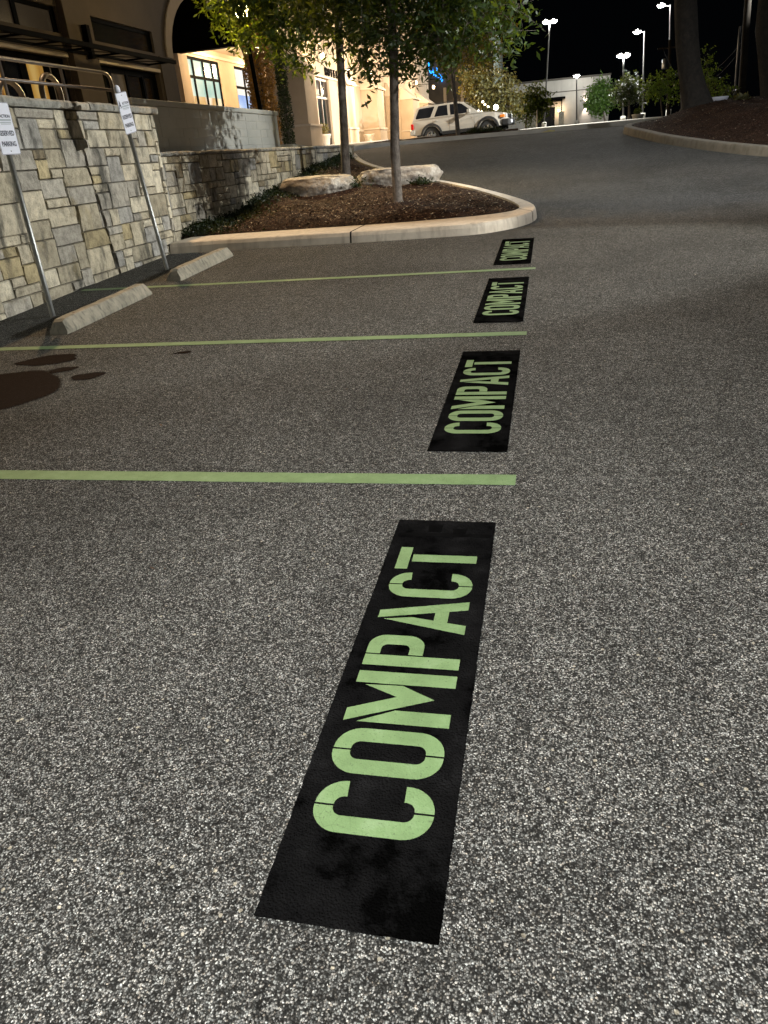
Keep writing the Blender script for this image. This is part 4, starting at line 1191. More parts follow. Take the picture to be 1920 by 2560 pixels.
# ================================================================ ground cover (stuff) along the low wall
def leaf_cloud(name, pts, mat, L=(.03, .06), seed=1, parent=None, droop=.3, narrow=.45, per=1, spread=0, kind=None, up=0.0):
    """small bent leaves at the given points"""
    rs = np.random.RandomState(seed); P = np.repeat(np.array(pts, dtype=np.float64), per, 0); n = len(P)
    P = P+rs.normal(0, 1, (n, 3))*spread
    d = rs.normal(0, 1, (n, 3)); d[:, 2] = d[:, 2]*.6-droop+up; d /= np.linalg.norm(d, axis=1)[:, None]
    s = np.cross(d, rs.normal(0, 1, (n, 3))); s /= np.linalg.norm(s, axis=1)[:, None]
    nn = np.cross(d, s)
    l = rs.uniform(L[0], L[1], (n, 1)); w = l*narrow*rs.uniform(.75, 1.2, (n, 1))
    bend = rs.uniform(-.12, .05, (n, 1))*l
    v = np.stack([P, P+d*l*.45+s*w*.5+nn*bend*.3, P+d*l+nn*bend*1.5, P+d*l*.45-s*w*.5+nn*bend*.3], 1).reshape(-1, 3)
    f = np.arange(n*4).reshape(-1, 4)
    me = bpy.data.meshes.new(name); me.vertices.add(n*4); me.vertices.foreach_set('co', v.ravel().astype(np.float32))
    me.loops.add(n*4); me.loops.foreach_set('vertex_index', f.ravel().astype(np.int32))
    me.polygons.add(n); me.polygons.foreach_set('loop_start', (np.arange(n)*4).astype(np.int32))
    try: me.polygons.foreach_set('loop_total', np.full(n, 4, dtype=np.int32))
    except Exception: pass
    me.update(calc_edges=True); me.validate()
    at = me.attributes.new('rnd', 'FLOAT', 'POINT'); at.data.foreach_set('value', np.repeat(rs.uniform(0, 1, n), 4).astype(np.float32))
    me.materials.append(mat)
    o = bpy.data.objects.new(name, me); COL.objects.link(o)
    if parent is not None: attach(o, parent)
    if kind: o['kind'] = kind
    return o
r = random.Random(3); pts = []
while len(pts) < 6500:
    y = 10.95+(r.random()**1.3)*11; wd = max(.2, .72-(y-11)*.045)*(1+.25*math.sin(y*3)); x = -5.62+abs(r.gauss(0, .5))*wd
    if y < interp(x, front_tab)+.02: continue
    pts.append((x, y, soil_z(x, y)+r.uniform(0, .075)*max(0, 1-(x+5.6)/1.2)))
leaf_cloud('ground_cover', pts, MAT['leaf_dark'], (.03, .06), 5, None, -.2, .55, kind='stuff', per=2, spread=.03)
pts = [(-3.95+r.gauss(0, .14), 15.45+r.gauss(0, .12), soil_z(-3.9, 15.4)+abs(r.gauss(0, .07))) for _ in range(420)]
tag(leaf_cloud('small_shrub', pts, MAT['leaf_dark'], (.04, .08), 6, None, -.3, .5), 'small dark green plant growing between the two big boulders', 'plant', 'small plants in the beds')
pts = [(-2.5+r.gauss(0, .12), 15.75+r.gauss(0, .10), soil_z(-2.5, 15.7)+abs(r.gauss(0, .05))) for _ in range(260)]
tag(leaf_cloud('small_shrub', pts, MAT['leaf_dark'], (.04, .08), 7, None, -.3, .5), 'small dark green plant at the foot of the larger boulder, near the second trunk', 'plant', 'small plants in the beds')
# ================================================================ trees
def branch_path(a, b, sag, r, n=5, wob=.05):
    a, b = Vector(a), Vector(b); L = (b-a).length; out = []
    for i in range(n+1):
        t = i/n; p = a.lerp(b, t); p.z += sag*L*math.sin(math.pi*t)
        if 0 < i < n: p += Vector((r.uniform(-wob, wob), r.uniform(-wob, wob), r.uniform(-wob, wob)))*L*.5
        out.append(p)
    return out
def tree(name, label, cat, trunk, radii, blobs, leafmat, barkmat, L, seed, per_m2=60, group=None, twig_leaves=9, narrow=.42, forks=None, detail=True, extra=None, density=1.0):
    r = random.Random(seed); base = trunk[0]
    p = thing(name, label, cat, base, group)
    bm = bmesh.new(); tube(bm, trunk, radii, 12)
    for v in bm.verts: v.co += Vector((r.uniform(-1, 1), r.uniform(-1, 1), 0))*radii[0]*.07
    bm_obj('trunk', bm, barkmat, p)
    top = Vector(trunk[-1]); bm = bmesh.new(); pts = []
    T = [Vector(q) for q in trunk]
    for bi, (bx, by, bz, br) in enumerate(blobs):
        c = Vector((bx, by, bz))
        # leave the trunk at the height a limb would
        i0 = min(range(len(T)), key=lambda i: (T[i]-c).length+max(0, T[i].z-c.z)*1.5)
        src = T[max(1, i0)] if i0 > 0 else T[1]
        path = branch_path(src, c, .10, r, 5, .08); r0 = max(.010, radii[-1]*.55*min(1, br))
        tube(bm, path, [r0*(1-.7*i/5) for i in range(6)], 6)
        nt = int(density*per_m2*br**2*(1 if br < 1 else br**.3)); nt = max(nt, 6)
        for q in range(nt):
            d = Vector((r.gauss(0, 1), r.gauss(0, 1), r.gauss(0, 1))).normalized(); rad = br*(r.random()**.45)
            e = c+Vector((d.x*rad, d.y*rad, d.z*rad*.85))
            dr = (d+Vector((0, 0, -.55))+Vector((r.uniform(-.4, .4), r.uniform(-.4, .4), r.uniform(-.2, .2)))).normalized()
            tl = L*r.uniform(2.2, 4.0)
            if detail and q % 3 == 0:
                tube(bm, [c.lerp(e, .35), c.lerp(e, .75)+Vector((0, 0, .05*br)), e, e+dr*tl*.9], [r0*.28+.002, r0*.2+.0015, .003, .0015], 4, cap=False)
            for k3 in range(twig_leaves): 
                t = (k3+.5)/twig_leaves; pts.append(e+dr*tl*t+Vector((r.uniform(-1, 1), r.uniform(-1, 1), r.uniform(-1, 1)))*L*.22)
    bm_obj('branches', bm, barkmat, p)
    leaf_cloud('crown', pts, leafmat, (L*.65, L*1.2), seed, p, .55, narrow)
    return p
tree('young_oak', 'slim grey-trunked tree standing in the mulch in front of the larger boulder', 'tree',
     [(-2.56, 13.30, .60), (-2.555, 13.30, .72), (-2.56, 13.31, 1.4), (-2.52, 13.32, 2.1), (-2.49, 13.32, 2.65), (-2.47, 13.32, 3.6), (-2.40, 13.3, 4.6)], [.125, .088, .08, .076, .072, .062, .04],
     [(-2.3, 13.3, 4.5, 1.2), (-1.25, 13.4, 4.0, .9), (-.98, 13.6, 3.25, .42), (-1.35, 13.5, 3.22, .5), (-1.85, 13.4, 3.12, .5), (-2.25, 13.5, 3.05, .42), (-2.9, 13.2, 3.35, .5), (-2.74, 13.2, 2.62, .2), (-2.60, 13.1, 2.95, .3), (-.66, 13.5, 2.93, .15), (-.60, 13.5, 3.22, .18), (-3.4, 13.4, 4.2, .8), (-1.9, 14.0, 4.2, 1.1), (-2.05, 13.3, 2.62, .16), (-3.1, 13.3, 3.75, .5), (-1.7, 13.4, 3.6, .7), (-2.7, 12.6, 3.85, .45), (-3.3, 12.6, 3.75, .4)],
     MAT['leaf'], MAT['bark_pale'], .135, 21, 290, 'young trees in the mulch island', narrow=.34)
tree('young_oak', 'slim dark-trunked tree behind the flat boulder, crown reaching over the warm globe lamp', 'tree',
     [(-4.50, 17.48, .85), (-4.50, 17.48, 1.02), (-4.46, 17.49, 1.9), (-4.42, 17.5, 2.9), (-4.39, 17.51, 3.7), (-4.35, 17.52, 4.4), (-4.3, 17.5, 5.6)], [.15, .10, .092, .088, .082, .075, .05],
     [(-6.35, 16.9, 4.45, .55), (-7.35, 18.9, 5.15, .35), (-6.75, 18.5, 4.3, .35), (-6.6, 18.3, 4.9, .35), (-6.5, 16.9, 4.9, .6), (-5.95, 17, 3.98, .42), (-5.45, 17.2, 4.05, .55), (-4.95, 17.3, 4.1, .6), (-5.4, 17.1, 3.5, .25), (-4.4, 17.6, 5.2, 1.4), (-5.6, 17.2, 5.0, 1.1), (-3.9, 17.8, 4.5, .7), (-5.1, 17.1, 3.75, .4), (-4.2, 17.4, 3.95, .35), (-5.75, 17.0, 4.35, .5), (-5.15, 17.2, 4.5, .6), (-4.2, 17.4, 3.45, .2), (-3.95, 17.6, 3.8, .3)],
     MAT['leaf'], MAT['bark'], .145, 22, 230, 'young trees in the mulch island', narrow=.34)
tree('street_tree', 'slender tree with a bare pole-like trunk in front of the parked car doors', 'tree',
     [(-3.58, 31.98, 1.62), (-3.58, 31.97, 1.9), (-3.64, 31.95, 2.9), (-3.73, 31.95, 3.95), (-3.78, 31.95, 4.8)], [.10, .085, .075, .065, .05],
     [(-4.6, 32, 5.1, .7), (-3.8, 32, 4.9, .8), (-3.0, 32, 4.8, .8), (-2.4, 32, 4.5, .55), (-5.2, 31.8, 4.7, .45), (-3.7, 32, 6.0, 1.4), (-2.3, 32, 5.5, 1.0), (-5.2, 32, 5.9, 1.0), (-3.3, 31.9, 4.3, .35), (-4.3, 31.9, 4.3, .35)],
     MAT['leaf_olive'], MAT['bark'], .15, 23, 90, None)
def bush_tree(name, label, base, top, blobs, mat, L, seed, rad=.06, dens=1.0, group='small trees across the road', bark=None):
    b, t = Vector(base), Vector(top)
    return tree(name, label, 'tree', [b, b.lerp(t, .3), b.lerp(t, .7), t], [rad*1.3, rad, rad*.9, rad*.7], blobs, mat, bark or MAT['bark'], L, seed, 190, group, 8, .5, density=dens)
def sc(p, k): return (p[0]*k, -.05+(p[1]+.05)*k, 1.469+(p[2]-1.469)*k)
bush_tree('small_tree', 'rounded olive-green tree with a broad crown behind the bonnet of the parked car', (-2.9, 41.8, 1.8), (-2.9, 41.8, 3.2), [(-2.9, 41.8, 3.9, .8), (-3.6, 41.7, 3.95, .6), (-2.25, 41.8, 3.6, .6), (-2.1, 41.8, 3.1, .45), (-3.0, 41.7, 3.1, .6), (-3.9, 41.7, 4.4, .5), (-2.6, 41.6, 2.75, .4)], MAT['leaf_olive'], .17, 31, .06, 1.7)
bush_tree('small_tree', 'small dark green tree left of the canopied entrance, on a thin pale trunk', (-1.43, 45.9, 1.85), (-1.35, 45.9, 2.9), [(-.95, 45.9, 3.4, .55), (-1.4, 45.9, 3.3, .5), (-.45, 45.9, 3.2, .4), (-.9, 45.9, 3.8, .4), (-1.1, 45.8, 2.85, .4), (-1.7, 45.9, 3.0, .35)], MAT['leaf'], .17, 32, .045, 1.6)
bush_tree('small_tree', 'brightly lit round green tree against the pale grey building', sc((3.3, 54.85, 2.1), 1.75), sc((3.1, 54.85, 2.9), 1.75), [(*sc((2.95, 54.87, 3.7), 1.75), .85), (*sc((2.6, 54.9, 3.55), 1.75), .65), (*sc((3.3, 54.85, 3.5), 1.75), .7), (*sc((2.9, 54.9, 3.2), 1.75), .7), (*sc((2.95, 54.9, 4.1), 1.75), .6)], MAT['leaf_bright'], .32, 33, .08, 1.5)
bush_tree('small_tree', 'thin dim tree on a bare trunk between two lamp poles, above the round planter', (6.5, 74.7, 2.2), (6.4, 74.7, 3.9), [(6.3, 74.7, 4.6, .8), (5.7, 74.7, 4.5, .6), (7.0, 74.7, 4.4, .6), (6.4, 74.7, 5.2, .6)], MAT['leaf_dark'], .25, 34, .10, .8)
t1 = bush_tree('small_tree', 'green tree with several pale stems, left of the nearer big dark trunk', (4.90, 39.65, 1.95), (4.75, 39.65, 2.75), [(4.75, 39.6, 3.3, .42), (4.35, 39.7, 3.15, .35), (4.2, 39.7, 2.95, .28), (5.1, 39.6, 3.1, .4), (4.85, 39.6, 3.6, .3), (5.3, 39.6, 2.8, .3), (4.6, 39.6, 2.9, .3)], MAT['leaf_bright'], .11, 35, .035, 1.3)
bush_tree('small_tree', 'tall ragged green tree between the two big dark trunks', (5.45, 31.5, 1.8), (5.4, 31.5, 2.5), [(5.2, 31.5, 3.25, .34), (5.1, 31.5, 3.6, .25), (5.35, 31.5, 2.9, .34), (5.55, 31.4, 2.55, .36), (5.9, 31.4, 2.5, .3), (5.0, 31.5, 3.1, .22)], MAT['leaf_bright'], .09, 36, .05, 1.3)
def shrub(name, label, c, s, n, mat, L, seed, group, up=.2, cat='plant', droop=.0):
    r = random.Random(seed); pts = []
    for _ in range(n):
        d = Vector((r.gauss(0, 1), r.gauss(0, 1), r.gauss(0, 1))).normalized(); q = r.random()**.4
        pts.append((c[0]+d.x*s[0]*q, c[1]+d.y*s[1]*q, c[2]+d.z*s[2]*q))
    return tag(leaf_cloud(name, pts, mat, (L*.6, L*1.2), seed, None, -up+droop, .45), label, cat, group)
shrub('shrub', 'big dim grey-green shrub right of the ragged tree, near the dark pole', (6.2, 33.6, 2.2), (.8, .5, .55), 2200, MAT['leaf_dark'], .10, 41, 'dim shrubs at the right')
shrub('shrub', 'low dim shrub between the nearer big trunk and the pale low tub', (5.0, 30.6, 2.0), (.45, .4, .3), 900, MAT['leaf_dark'], .09, 42, 'dim shrubs at the right')
shrub('shrub', 'small spiky plant at the left foot of the farther big trunk', (4.95, 23.9, 1.95), (.16, .12, .10), 200, MAT['leaf_olive'], .16, 43, 'dim shrubs at the right', .8)
# tufts in the far bed
for i, (x, y, s, lab) in enumerate(((-2.4, 32.35, .32, 'spiky grass tuft below the front wheel of the parked car'), (-2.95, 32.4, .24, 'spiky grass tuft just right of the bare thin trunk by the parked car'))):
    r = random.Random(50+i); pts = [(x+r.gauss(0, s*.6), y+r.gauss(0, .12), gh(x, y)+.16+abs(r.gauss(0, .03))) for _ in range(420)]
    tag(leaf_cloud('grass_tuft', pts, MAT['leaf_dark'], (.12, .28), 50+i, None, -1.3, .08), lab, 'plant', 'grass tufts in the far bed')
# columns of foliage by the arch
def column(name, label, c, rad, z0, z1, n, mat, L, seed, group=None):
    r = random.Random(seed); pts = []
    for _ in range(n):
        z = r.uniform(z0, z1); a = r.uniform(0, 6.28); t = (z-z0)/(z1-z0); q = rad*(1-.35*t*t)*(.93+.12*math.sin(z*5+a*2))*(r.random()**.25)
        pts.append((c[0]+q*math.cos(a)*1.0, c[1]+q*math.sin(a), z))
    p = thing(name, label, 'tree', (c[0], c[1], z0), group)
    bm = bmesh.new(); tube(bm, [(c[0], c[1], z0-.1), (c[0], c[1], z1-.4)], [.07, .03], 8); bm_obj('trunk', bm, MAT['bark'], p)
    leaf_cloud('crown', pts, mat, (L*.6, L*1.2), seed, p, -.3, .5)
column('column_tree', 'wide vine-brown columnar tree lit by the warm lamp, beside the arch', (-9.05, 25.4), .50, 1.72, 6.2, 9000, MAT['leaf_ivy'], .10, 61)
column('column_tree', 'narrow dark green cypress against the shaded first hotel pier', (-7.78, 23.7), .21, 1.70, 4.7, 5200, MAT['leaf_dark'], .07, 62)
shrub('potted_bush', 'small warm-lit bush growing in the pale pot by the hotel door', (-10.0, 35.6, tz(35.6)+.62), (.26, .26, .28), 500, MAT['leaf_olive'], .08, 63, None, .3)
# big trunks on the right island, crowns above the frame
def big_oak(label, pts, rads, blobs, seed):
    z = isl2_z(pts[0][0], pts[0][1]); pts[0] = (pts[0][0], pts[0][1], z-.15); pts[1] = (pts[1][0], pts[1][1], z+.06)
    return tree('large_oak', label, 'tree', pts, rads, blobs, MAT['leaf_dark'], MAT['oakbark'], .13, seed, 26, 'large dark trunks on the right island', 7, .5, detail=False)
big_oak('nearer massive dark oak trunk, flared at its foot, on the right mulch island',
        [(3.95, 24.65, 1.6), (3.92, 24.65, 1.95), (3.80, 24.68, 2.4), (3.68, 24.7, 2.9), (3.55, 24.7, 3.5), (3.42, 24.7, 4.4), (3.3, 24.7, 5.6)], [.52, .40, .33, .29, .28, .27, .24],
        [(3.2, 24.5, 7.4, 1.8), (4.8, 25.5, 7.8, 2.0), (2.2, 25.2, 7.6, 1.3), (4.6, 23.2, 7.3, 1.8)], 71)
big_oak('farther massive dark oak trunk, close to the right edge of the photo',
        [(5.95, 24.4, 1.6), (5.92, 24.4, 1.95), (5.78, 24.4, 2.5), (5.62, 24.4, 3.0), (5.48, 24.4, 3.6), (5.40, 24.4, 4.4), (5.35, 24.4, 5.6)], [.50, .38, .32, .29, .28, .27, .24],
        [(5.8, 24.0, 7.4, 1.9), (7.4, 25.0, 7.6, 2.0), (6.8, 22.8, 7.2, 1.8)], 72)

# ================================================================ parked SUV
def make_suv(origin, yaw, pitch):
    MB = Matrix.Translation(origin) @ Matrix.Rotation(yaw, 4, 'Z') @ Matrix.Rotation(pitch, 4, 'Y')
    p = thing('parked_suv', 'pale silver-beige four-door sport utility vehicle parked behind the far bed, facing right', 'car', origin)
    def put(name, bm, mat, parent=p, smooth=False):
        bmesh.ops.recalc_face_normals(bm, faces=bm.faces); bm.transform(MB); return bm_obj(name, bm, mat, parent, smooth)
    paint = mottled('champagne_car_paint', (.37, .345, .30), (.41, .385, .34), 2, .3, 0, metal=.15)
    clad = mottled('grey_plastic_cladding', (.010, .010, .011), (.018, .018, .019), 12, .6, .1, 200, .001)
    tyre = mottled('tyre_rubber', (.010, .010, .010), (.018, .018, .018), 12, .85, .2, 90, .002)
    rimm = mottled('alloy_rim', (.45, .46, .47), (.58, .59, .60), 10, .25, 0, metal=.9)
    HW = .86; RW, FW, RR = .95, 3.56, .355
    def arch(cx, r, z0, n=10):
        a0 = math.asin(min(1, max(-1, (z0-.36)/r)))
        return [(cx+r*math.cos(math.pi-a0-(math.pi-2*a0)*i/n), .36+r*math.sin(math.pi-a0-(math.pi-2*a0)*i/n)) for i in range(n+1)]
    poly = [(.05, .44)]+arch(RW, .43, .44)+arch(FW, .43, .44)+[(4.30, .44), (4.37, .60), (4.36, .84), (4.26, .94), (3.9, 1.01), (3.30, 1.07), (2.0, 1.09), (.5, 1.08), (.06, 1.06), (.0, .92), (.0, .60)]
    bm = bmesh.new(); prism(bm, poly, 'y', -HW, HW)
    # tumble: pull the upper edge in, round the corners in plan
    for v in bm.verts:
        if v.co.z > 1.0: v.co.y *= .955
        if v.co.x > 4.0: v.co.y *= 1-.16*((v.co.x-4.0)/.37)**2
        if v.co.x < .1: v.co.y *= .95
    es = [e for e in bm.edges if abs(e.verts[0].co.y-e.verts[1].co.y) < .15]
    bmesh.ops.bevel(bm, geom=es, offset=.035, segments=3, affect='EDGES', profile=.5)
    body = put('body', bm, paint, smooth=False)
    # greenhouse
    gp = [(.07, 1.06), (.16, 1.30), (.30, 1.56), (.60, 1.60), (2.20, 1.61), (2.42, 1.57), (2.80, 1.33), (3.17, 1.07)]
    def gw(z): return .80-(z-1.06)*.22
    bm = bmesh.new(); L1 = [bm.verts.new((x, -gw(z), z)) for x, z in gp]; L2 = [bm.verts.new((x, gw(z), z)) for x, z in gp]
    bm.faces.new(L1); bm.faces.new(L2[::-1])
    for i in range(len(gp)-1): bm.faces.new((L1[i], L1[i+1], L2[i+1], L2[i]))
    es = [e for e in bm.edges if abs(e.verts[0].co.y-e.verts[1].co.y) < .1 and min(e.verts[0].co.z, e.verts[1].co.z) > 1.07]
    bmesh.ops.bevel(bm, geom=es, offset=.03, segments=3, affect='EDGES')
    put('roof', bm, paint)
    def side_poly(name, pts, mat, off, parent=p, th=.006):
        for s in (-1, 1):
            bm = bmesh.new(); a = [bm.verts.new((x, s*((gw(z) if z > 1.075 else HW*.985)+off), z)) for x, z in pts]; b = [bm.verts.new((v.co.x, v.co.y-s*th, v.co.z)) for v in a]
            bm.faces.new(a); bm.faces.new(b[::-1]); n = len(a)
            for i in range(n): bm.faces.new((a[i], a[(i+1) % n], b[(i+1) % n], b[i]))
            put(name, bm, mat, parent)
    side_poly('side_window', [(.24, 1.11), (.22, 1.16), (.37, 1.49), (.42, 1.51), (1.12, 1.535), (.92, 1.13), (.86, 1.11)], MAT['glass_dk'], .004)
    side_poly('side_window', [(1.10, 1.12), (1.30, 1.53), (1.70, 1.54), (1.74, 1.12)], MAT['glass_dk'], .004)
    side_poly('side_window', [(1.86, 1.12), (1.83, 1.54), (2.28, 1.53), (2.38, 1.50), (2.74, 1.24), (2.80, 1.15), (2.76, 1.12)], MAT['glass_dk'], .004)
    for x in (1.02, 1.80, 2.95):
        for s in (-1, 1):
            bm = bmesh.new(); box(bm, x-.004, x+.004, s*HW-.0025, s*HW+.0025, .50, 1.03); put('door_seam', bm, clad, body)
    bm = bmesh.new(); w1, w2 = gw(1.12)-.06, gw(1.54)-.06
    q = [bm.verts.new(c) for c in ((3.115, -w1, 1.125), (3.115, w1, 1.125), (2.47, w2, 1.548), (2.47, -w2, 1.548))]; bm.faces.new(q); put('windscreen', bm, MAT['glass_dk'])
    bm = bmesh.new(); q = [bm.verts.new(c) for c in ((.085, -w1, 1.13), (.085, w1, 1.13), (.262, w2, 1.52), (.262, -w2, 1.52))]; bm.faces.new(q); put('rear_window', bm, MAT['glass_dk'])
    # flares
    for cx in (RW, FW):
        for s in (-1, 1):
            bm = bmesh.new(); A = arch(cx, .43, .42, 14); B2 = arch(cx, .52, .42, 14); rows = []
            for (x1, z1), (x2, z2) in zip(A, B2):
                rows.append([bm.verts.new(c) for c in ((x1, s*(HW-.02), z1), (x1, s*(HW+.045), z1), (x2, s*(HW+.035), z2), (x2, s*(HW-.005), z2))])
            for a, b in zip(rows, rows[1:]):
                for k4 in range(3): bm.faces.new((a[k4], a[k4+1], b[k4+1], b[k4]))
            put('wheel_flare', bm, clad)
    def sidebox(name, x0, x1, z0, z1, mat, dy=.03, bev=.01, parent=p):
        for s in (-1, 1):
            bm = bmesh.new(); a, b = sorted((s*(HW-.03), s*(HW+dy))); box(bm, x0, x1, a, b, z0, z1, bevel=bev); put(name, bm, mat, parent)
    sidebox('running_board', 1.47, 3.04, .36, .42, clad, .10)
    sidebox('rocker_panel', 1.40, 3.1, .43, .50, clad, .012, .004)
    sidebox('door_handle', 1.12, 1.25, .94, .97, paint, .03, .008); sidebox('door_handle', 1.92, 2.05, .94, .97, paint, .03, .008)
    bm = bmesh.new(); box(bm, 4.16, 4.50, -.84, .84, .44, .70, bevel=.05); put('front_bumper', bm, clad)
    bm = bmesh.new(); box(bm, 4.49, 4.515, -.3, .3, .53, .66, bevel=.005); put('number_plate', bm, MAT['signwhite'])
    bm = bmesh.new(); box(bm, -.09, .16, -.84, .84, .46, .68, bevel=.04); put('rear_bumper', bm, paint)
    bm = bmesh.new(); box(bm, 4.35, 4.385, -.44, .44, .74, .89, bevel=.008); gr = put('grille', bm, MAT['blackmetal'])
    for z in (.775, .815, .855):
        bm = bmesh.new(); box(bm, 4.38, 4.395, -.42, .42, z-.008, z+.008); put('bar', bm, rimm, gr)
    for s in (-1, 1):
        bm = bmesh.new(); box(bm, 4.24, 4.385, min(s*.47, s*.76), max(s*.47, s*.76), .745, .895, bevel=.02); put('headlight', bm, MAT['lens'])
        bm = bmesh.new(); box(bm, 4.10, 4.30, min(s*.77, s*.835), max(s*.77, s*.835), .76, .87, bevel=.012); put('indicator', bm, MAT['amber'])
        bm = bmesh.new(); box(bm, -.015, .09, min(s*.72, s*.865), max(s*.72, s*.865), .70, .93, bevel=.01); put('tail_light', bm, MAT['redlens'])
        bm = bmesh.new(); box(bm, 2.66, 2.80, min(s*.86, s*1.03), max(s*.86, s*1.03), 1.10, 1.25, bevel=.02); box(bm, 2.70, 2.76, min(s*.79, s*.88), max(s*.79, s*.88), 1.12, 1.15); put('wing_mirror', bm, paint)
        bm = bmesh.new(); tube(bm, [(.55, s*.60, 1.60), (.60, s*.60, 1.65), (2.0, s*.60, 1.66), (2.1, s*.60, 1.61)], .014, 6); put('roof_rail', bm, clad)
        for cx in (RW, FW):
            bm = bmesh.new(); y0 = s*.66; y1 = s*.865
            prof = [(.21, y0), (.33, y0), (RR, y0+s*.03), (RR, y1-s*.03), (.335, y1), (.215, y1-s*.004)]
            rings = [[bm.verts.new((cx+r_*math.cos(2*math.pi*k4/28), yy2, .355+r_*math.sin(2*math.pi*k4/28))) for k4 in range(28)] for r_, yy2 in prof]
            for a in range(len(rings)):
                b = (a+1) % len(rings)
                for k4 in range(28): bm.faces.new((rings[a][k4], rings[a][(k4+1) % 28], rings[b][(k4+1) % 28], rings[b][k4]))
            ty = put('wheel', bm, tyre, smooth=False)
            bm = bmesh.new(); prf = [(.215, y1-s*.004), (.20, y1-s*.03), (.02, y1-s*.05)]
            rings = [[bm.verts.new((cx+r_*math.cos(2*math.pi*k4/28), yy2, .355+r_*math.sin(2*math.pi*k4/28))) for k4 in range(28)] for r_, yy2 in prf]
            for a in range(2):
                for k4 in range(28): bm.faces.new((rings[a][k4], rings[a][(k4+1) % 28], rings[a+1][(k4+1) % 28], rings[a+1][k4]))
            bm.faces.new(rings[2])
            put('rim_dish', bm, clad, ty)
            bm = bmesh.new()
            for k4 in range(5):
                a = 2*math.pi*k4/5+.3; ca, sa = math.cos(a), math.sin(a); px, pz = -sa, ca
                q = []
                for rr_, ww_ in ((.03, .038), (.205, .055)):
                    for sg in (-1, 1): q.append((cx+ca*rr_+px*ww_*sg, .355+sa*rr_+pz*ww_*sg))
                A = [bm.verts.new((q[i][0], y1-s*.008, q[i][1])) for i in (0, 1, 3, 2)]; B2 = [bm.verts.new((q[i][0], y1-s*.04, q[i][1])) for i in (0, 1, 3, 2)]
                bm.faces.new(A); bm.faces.new(B2[::-1])
                for i in range(4): bm.faces.new((A[i], A[(i+1) % 4], B2[(i+1) % 4], B2[i]))
            put('rim', bm, rimm, ty)
            bm = bmesh.new(); R0 = [[bm.verts.new((cx+r_*math.cos(2*math.pi*k4/28), y1+s*oo, .355+r_*math.sin(2*math.pi*k4/28))) for k4 in range(28)] for r_, oo in ((.222, -.006), (.20, .0), (.195, -.02))]
            for a in range(2):
                for k4 in range(28): bm.faces.new((R0[a][k4], R0[a][(k4+1) % 28], R0[a+1][(k4+1) % 28], R0[a+1][k4]))
            put('rim_ring', bm, rimm, ty)
    bm = bmesh.new(); box(bm, .2, 4.2, -.7, .7, .30, .45); put('underbody', bm, MAT['blackmetal'])
    return p
MAT['lens'] = mottled('headlight_lens', (.6, .62, .64), (.8, .82, .84), 20, .1, 0, metal=.5)
MAT['amber'] = mottled('amber_lens', (.6, .16, .02), (.75, .25, .04), 10, .2, 0)
MAT['redlens'] = mottled('red_lens', (.40, .008, .008), (.55, .015, .012), 10, .15, 0)
make_suv((-6.22, 38.35, 1.55), math.radians(-7), math.radians(-1.6))

# ================================================================ lamp poles
HEAD = emit('lamp_head_white', (1.0, .97, .90), 55)
HEADC = emit('lamp_head_cool', (.86, .93, 1.0), 45)
def pole_lamp(label, base, top, heads, watts, color=COOL, glow=None, rad=.075, hs=(.62, .34, .12), group='tall parking lot lamp poles', radius=.25, spot=None):
    p = thing('lamp_pole', label, 'street lamp', base, group); B, T = Vector(base), Vector(top)
    bm = bmesh.new(); tube(bm, [B-Vector((0, 0, .3)), B+Vector((0, 0, .5)), T], [rad*1.25, rad*1.15, rad*.75], 10); bm_obj('pole', bm, MAT['polegrey'], p)
    bm = bmesh.new(); lathe(bm, (B.x, B.y, B.z-.2), [(rad*3, 0), (rad*3, .75), (rad*2.6, .8)], 14); bm_obj('pole_base', bm, MAT['walk'], p)
    for (dx, dy, dz) in heads:
        c = T+Vector((dx, dy, dz))
        bm = bmesh.new(); tube(bm, [T-Vector((0, 0, .1)), c], rad*.45, 6); bm_obj('arm', bm, MAT['polegrey'], p)
        bm = bmesh.new(); box(bm, c.x-hs[0]/2, c.x+hs[0]/2, c.y-hs[1]/2, c.y+hs[1]/2, c.z, c.z+hs[2], bevel=.02)
        h = bm_obj('lamp_head', bm, MAT['polegrey'], p)
        bm = bmesh.new(); bmesh.ops.create_uvsphere(bm, u_segments=16, v_segments=8, radius=1); bm.transform(Matrix.Translation((c.x, c.y, c.z-.02)) @ Matrix.Diagonal((hs[0]*.52, hs[1]*.55, .17, 1)))
        bm_obj('lens', bm, glow or HEAD, h)
        if spot: lamp('lamp_light', c-Vector((0, 0, .35)), watts, color, radius, 'SPOT', spot[0], spot[1], spot[2], parent=p)
        else: lamp('lamp_light', c-Vector((0, 0, .35)), watts, color, radius, parent=p)
    return p
MAT['polegrey'] = mottled('lamp_pole_paint', (.07, .07, .07), (.10, .10, .10), 8, .45, .1, 60, .001, metal=.5)
pole_lamp('tallest lamp pole with a blazing white double head, left of the far grey building entrance', (-.76, 79.94, 2.2), (-.42, 79.95, 10.75), [(-.33, -.1, .05), (.33, -.1, .05)], 3500)
pole_lamp('shortest lit lamp pole, in front of the bare grey wall', (3.0, 107, 2.5), (2.80, 107, 8.0), [(0, -.05, 0)], 450, rad=.09, hs=(.75, .5, .2))
pole_lamp('lamp pole with a wide double head, just right of the lit round tree', (6.4, 79.7, 2.1), (6.1, 79.7, 7.5), [(-.27, -.1, .05), (.27, -.1, .05)], 2500)
pole_lamp('lamp pole with a single head on a short left-pointing arm, behind the round planter', (8.1, 79.5, 2.2), (7.75, 79.6, 9.2), [(-.62, -.1, .02)], 2500)
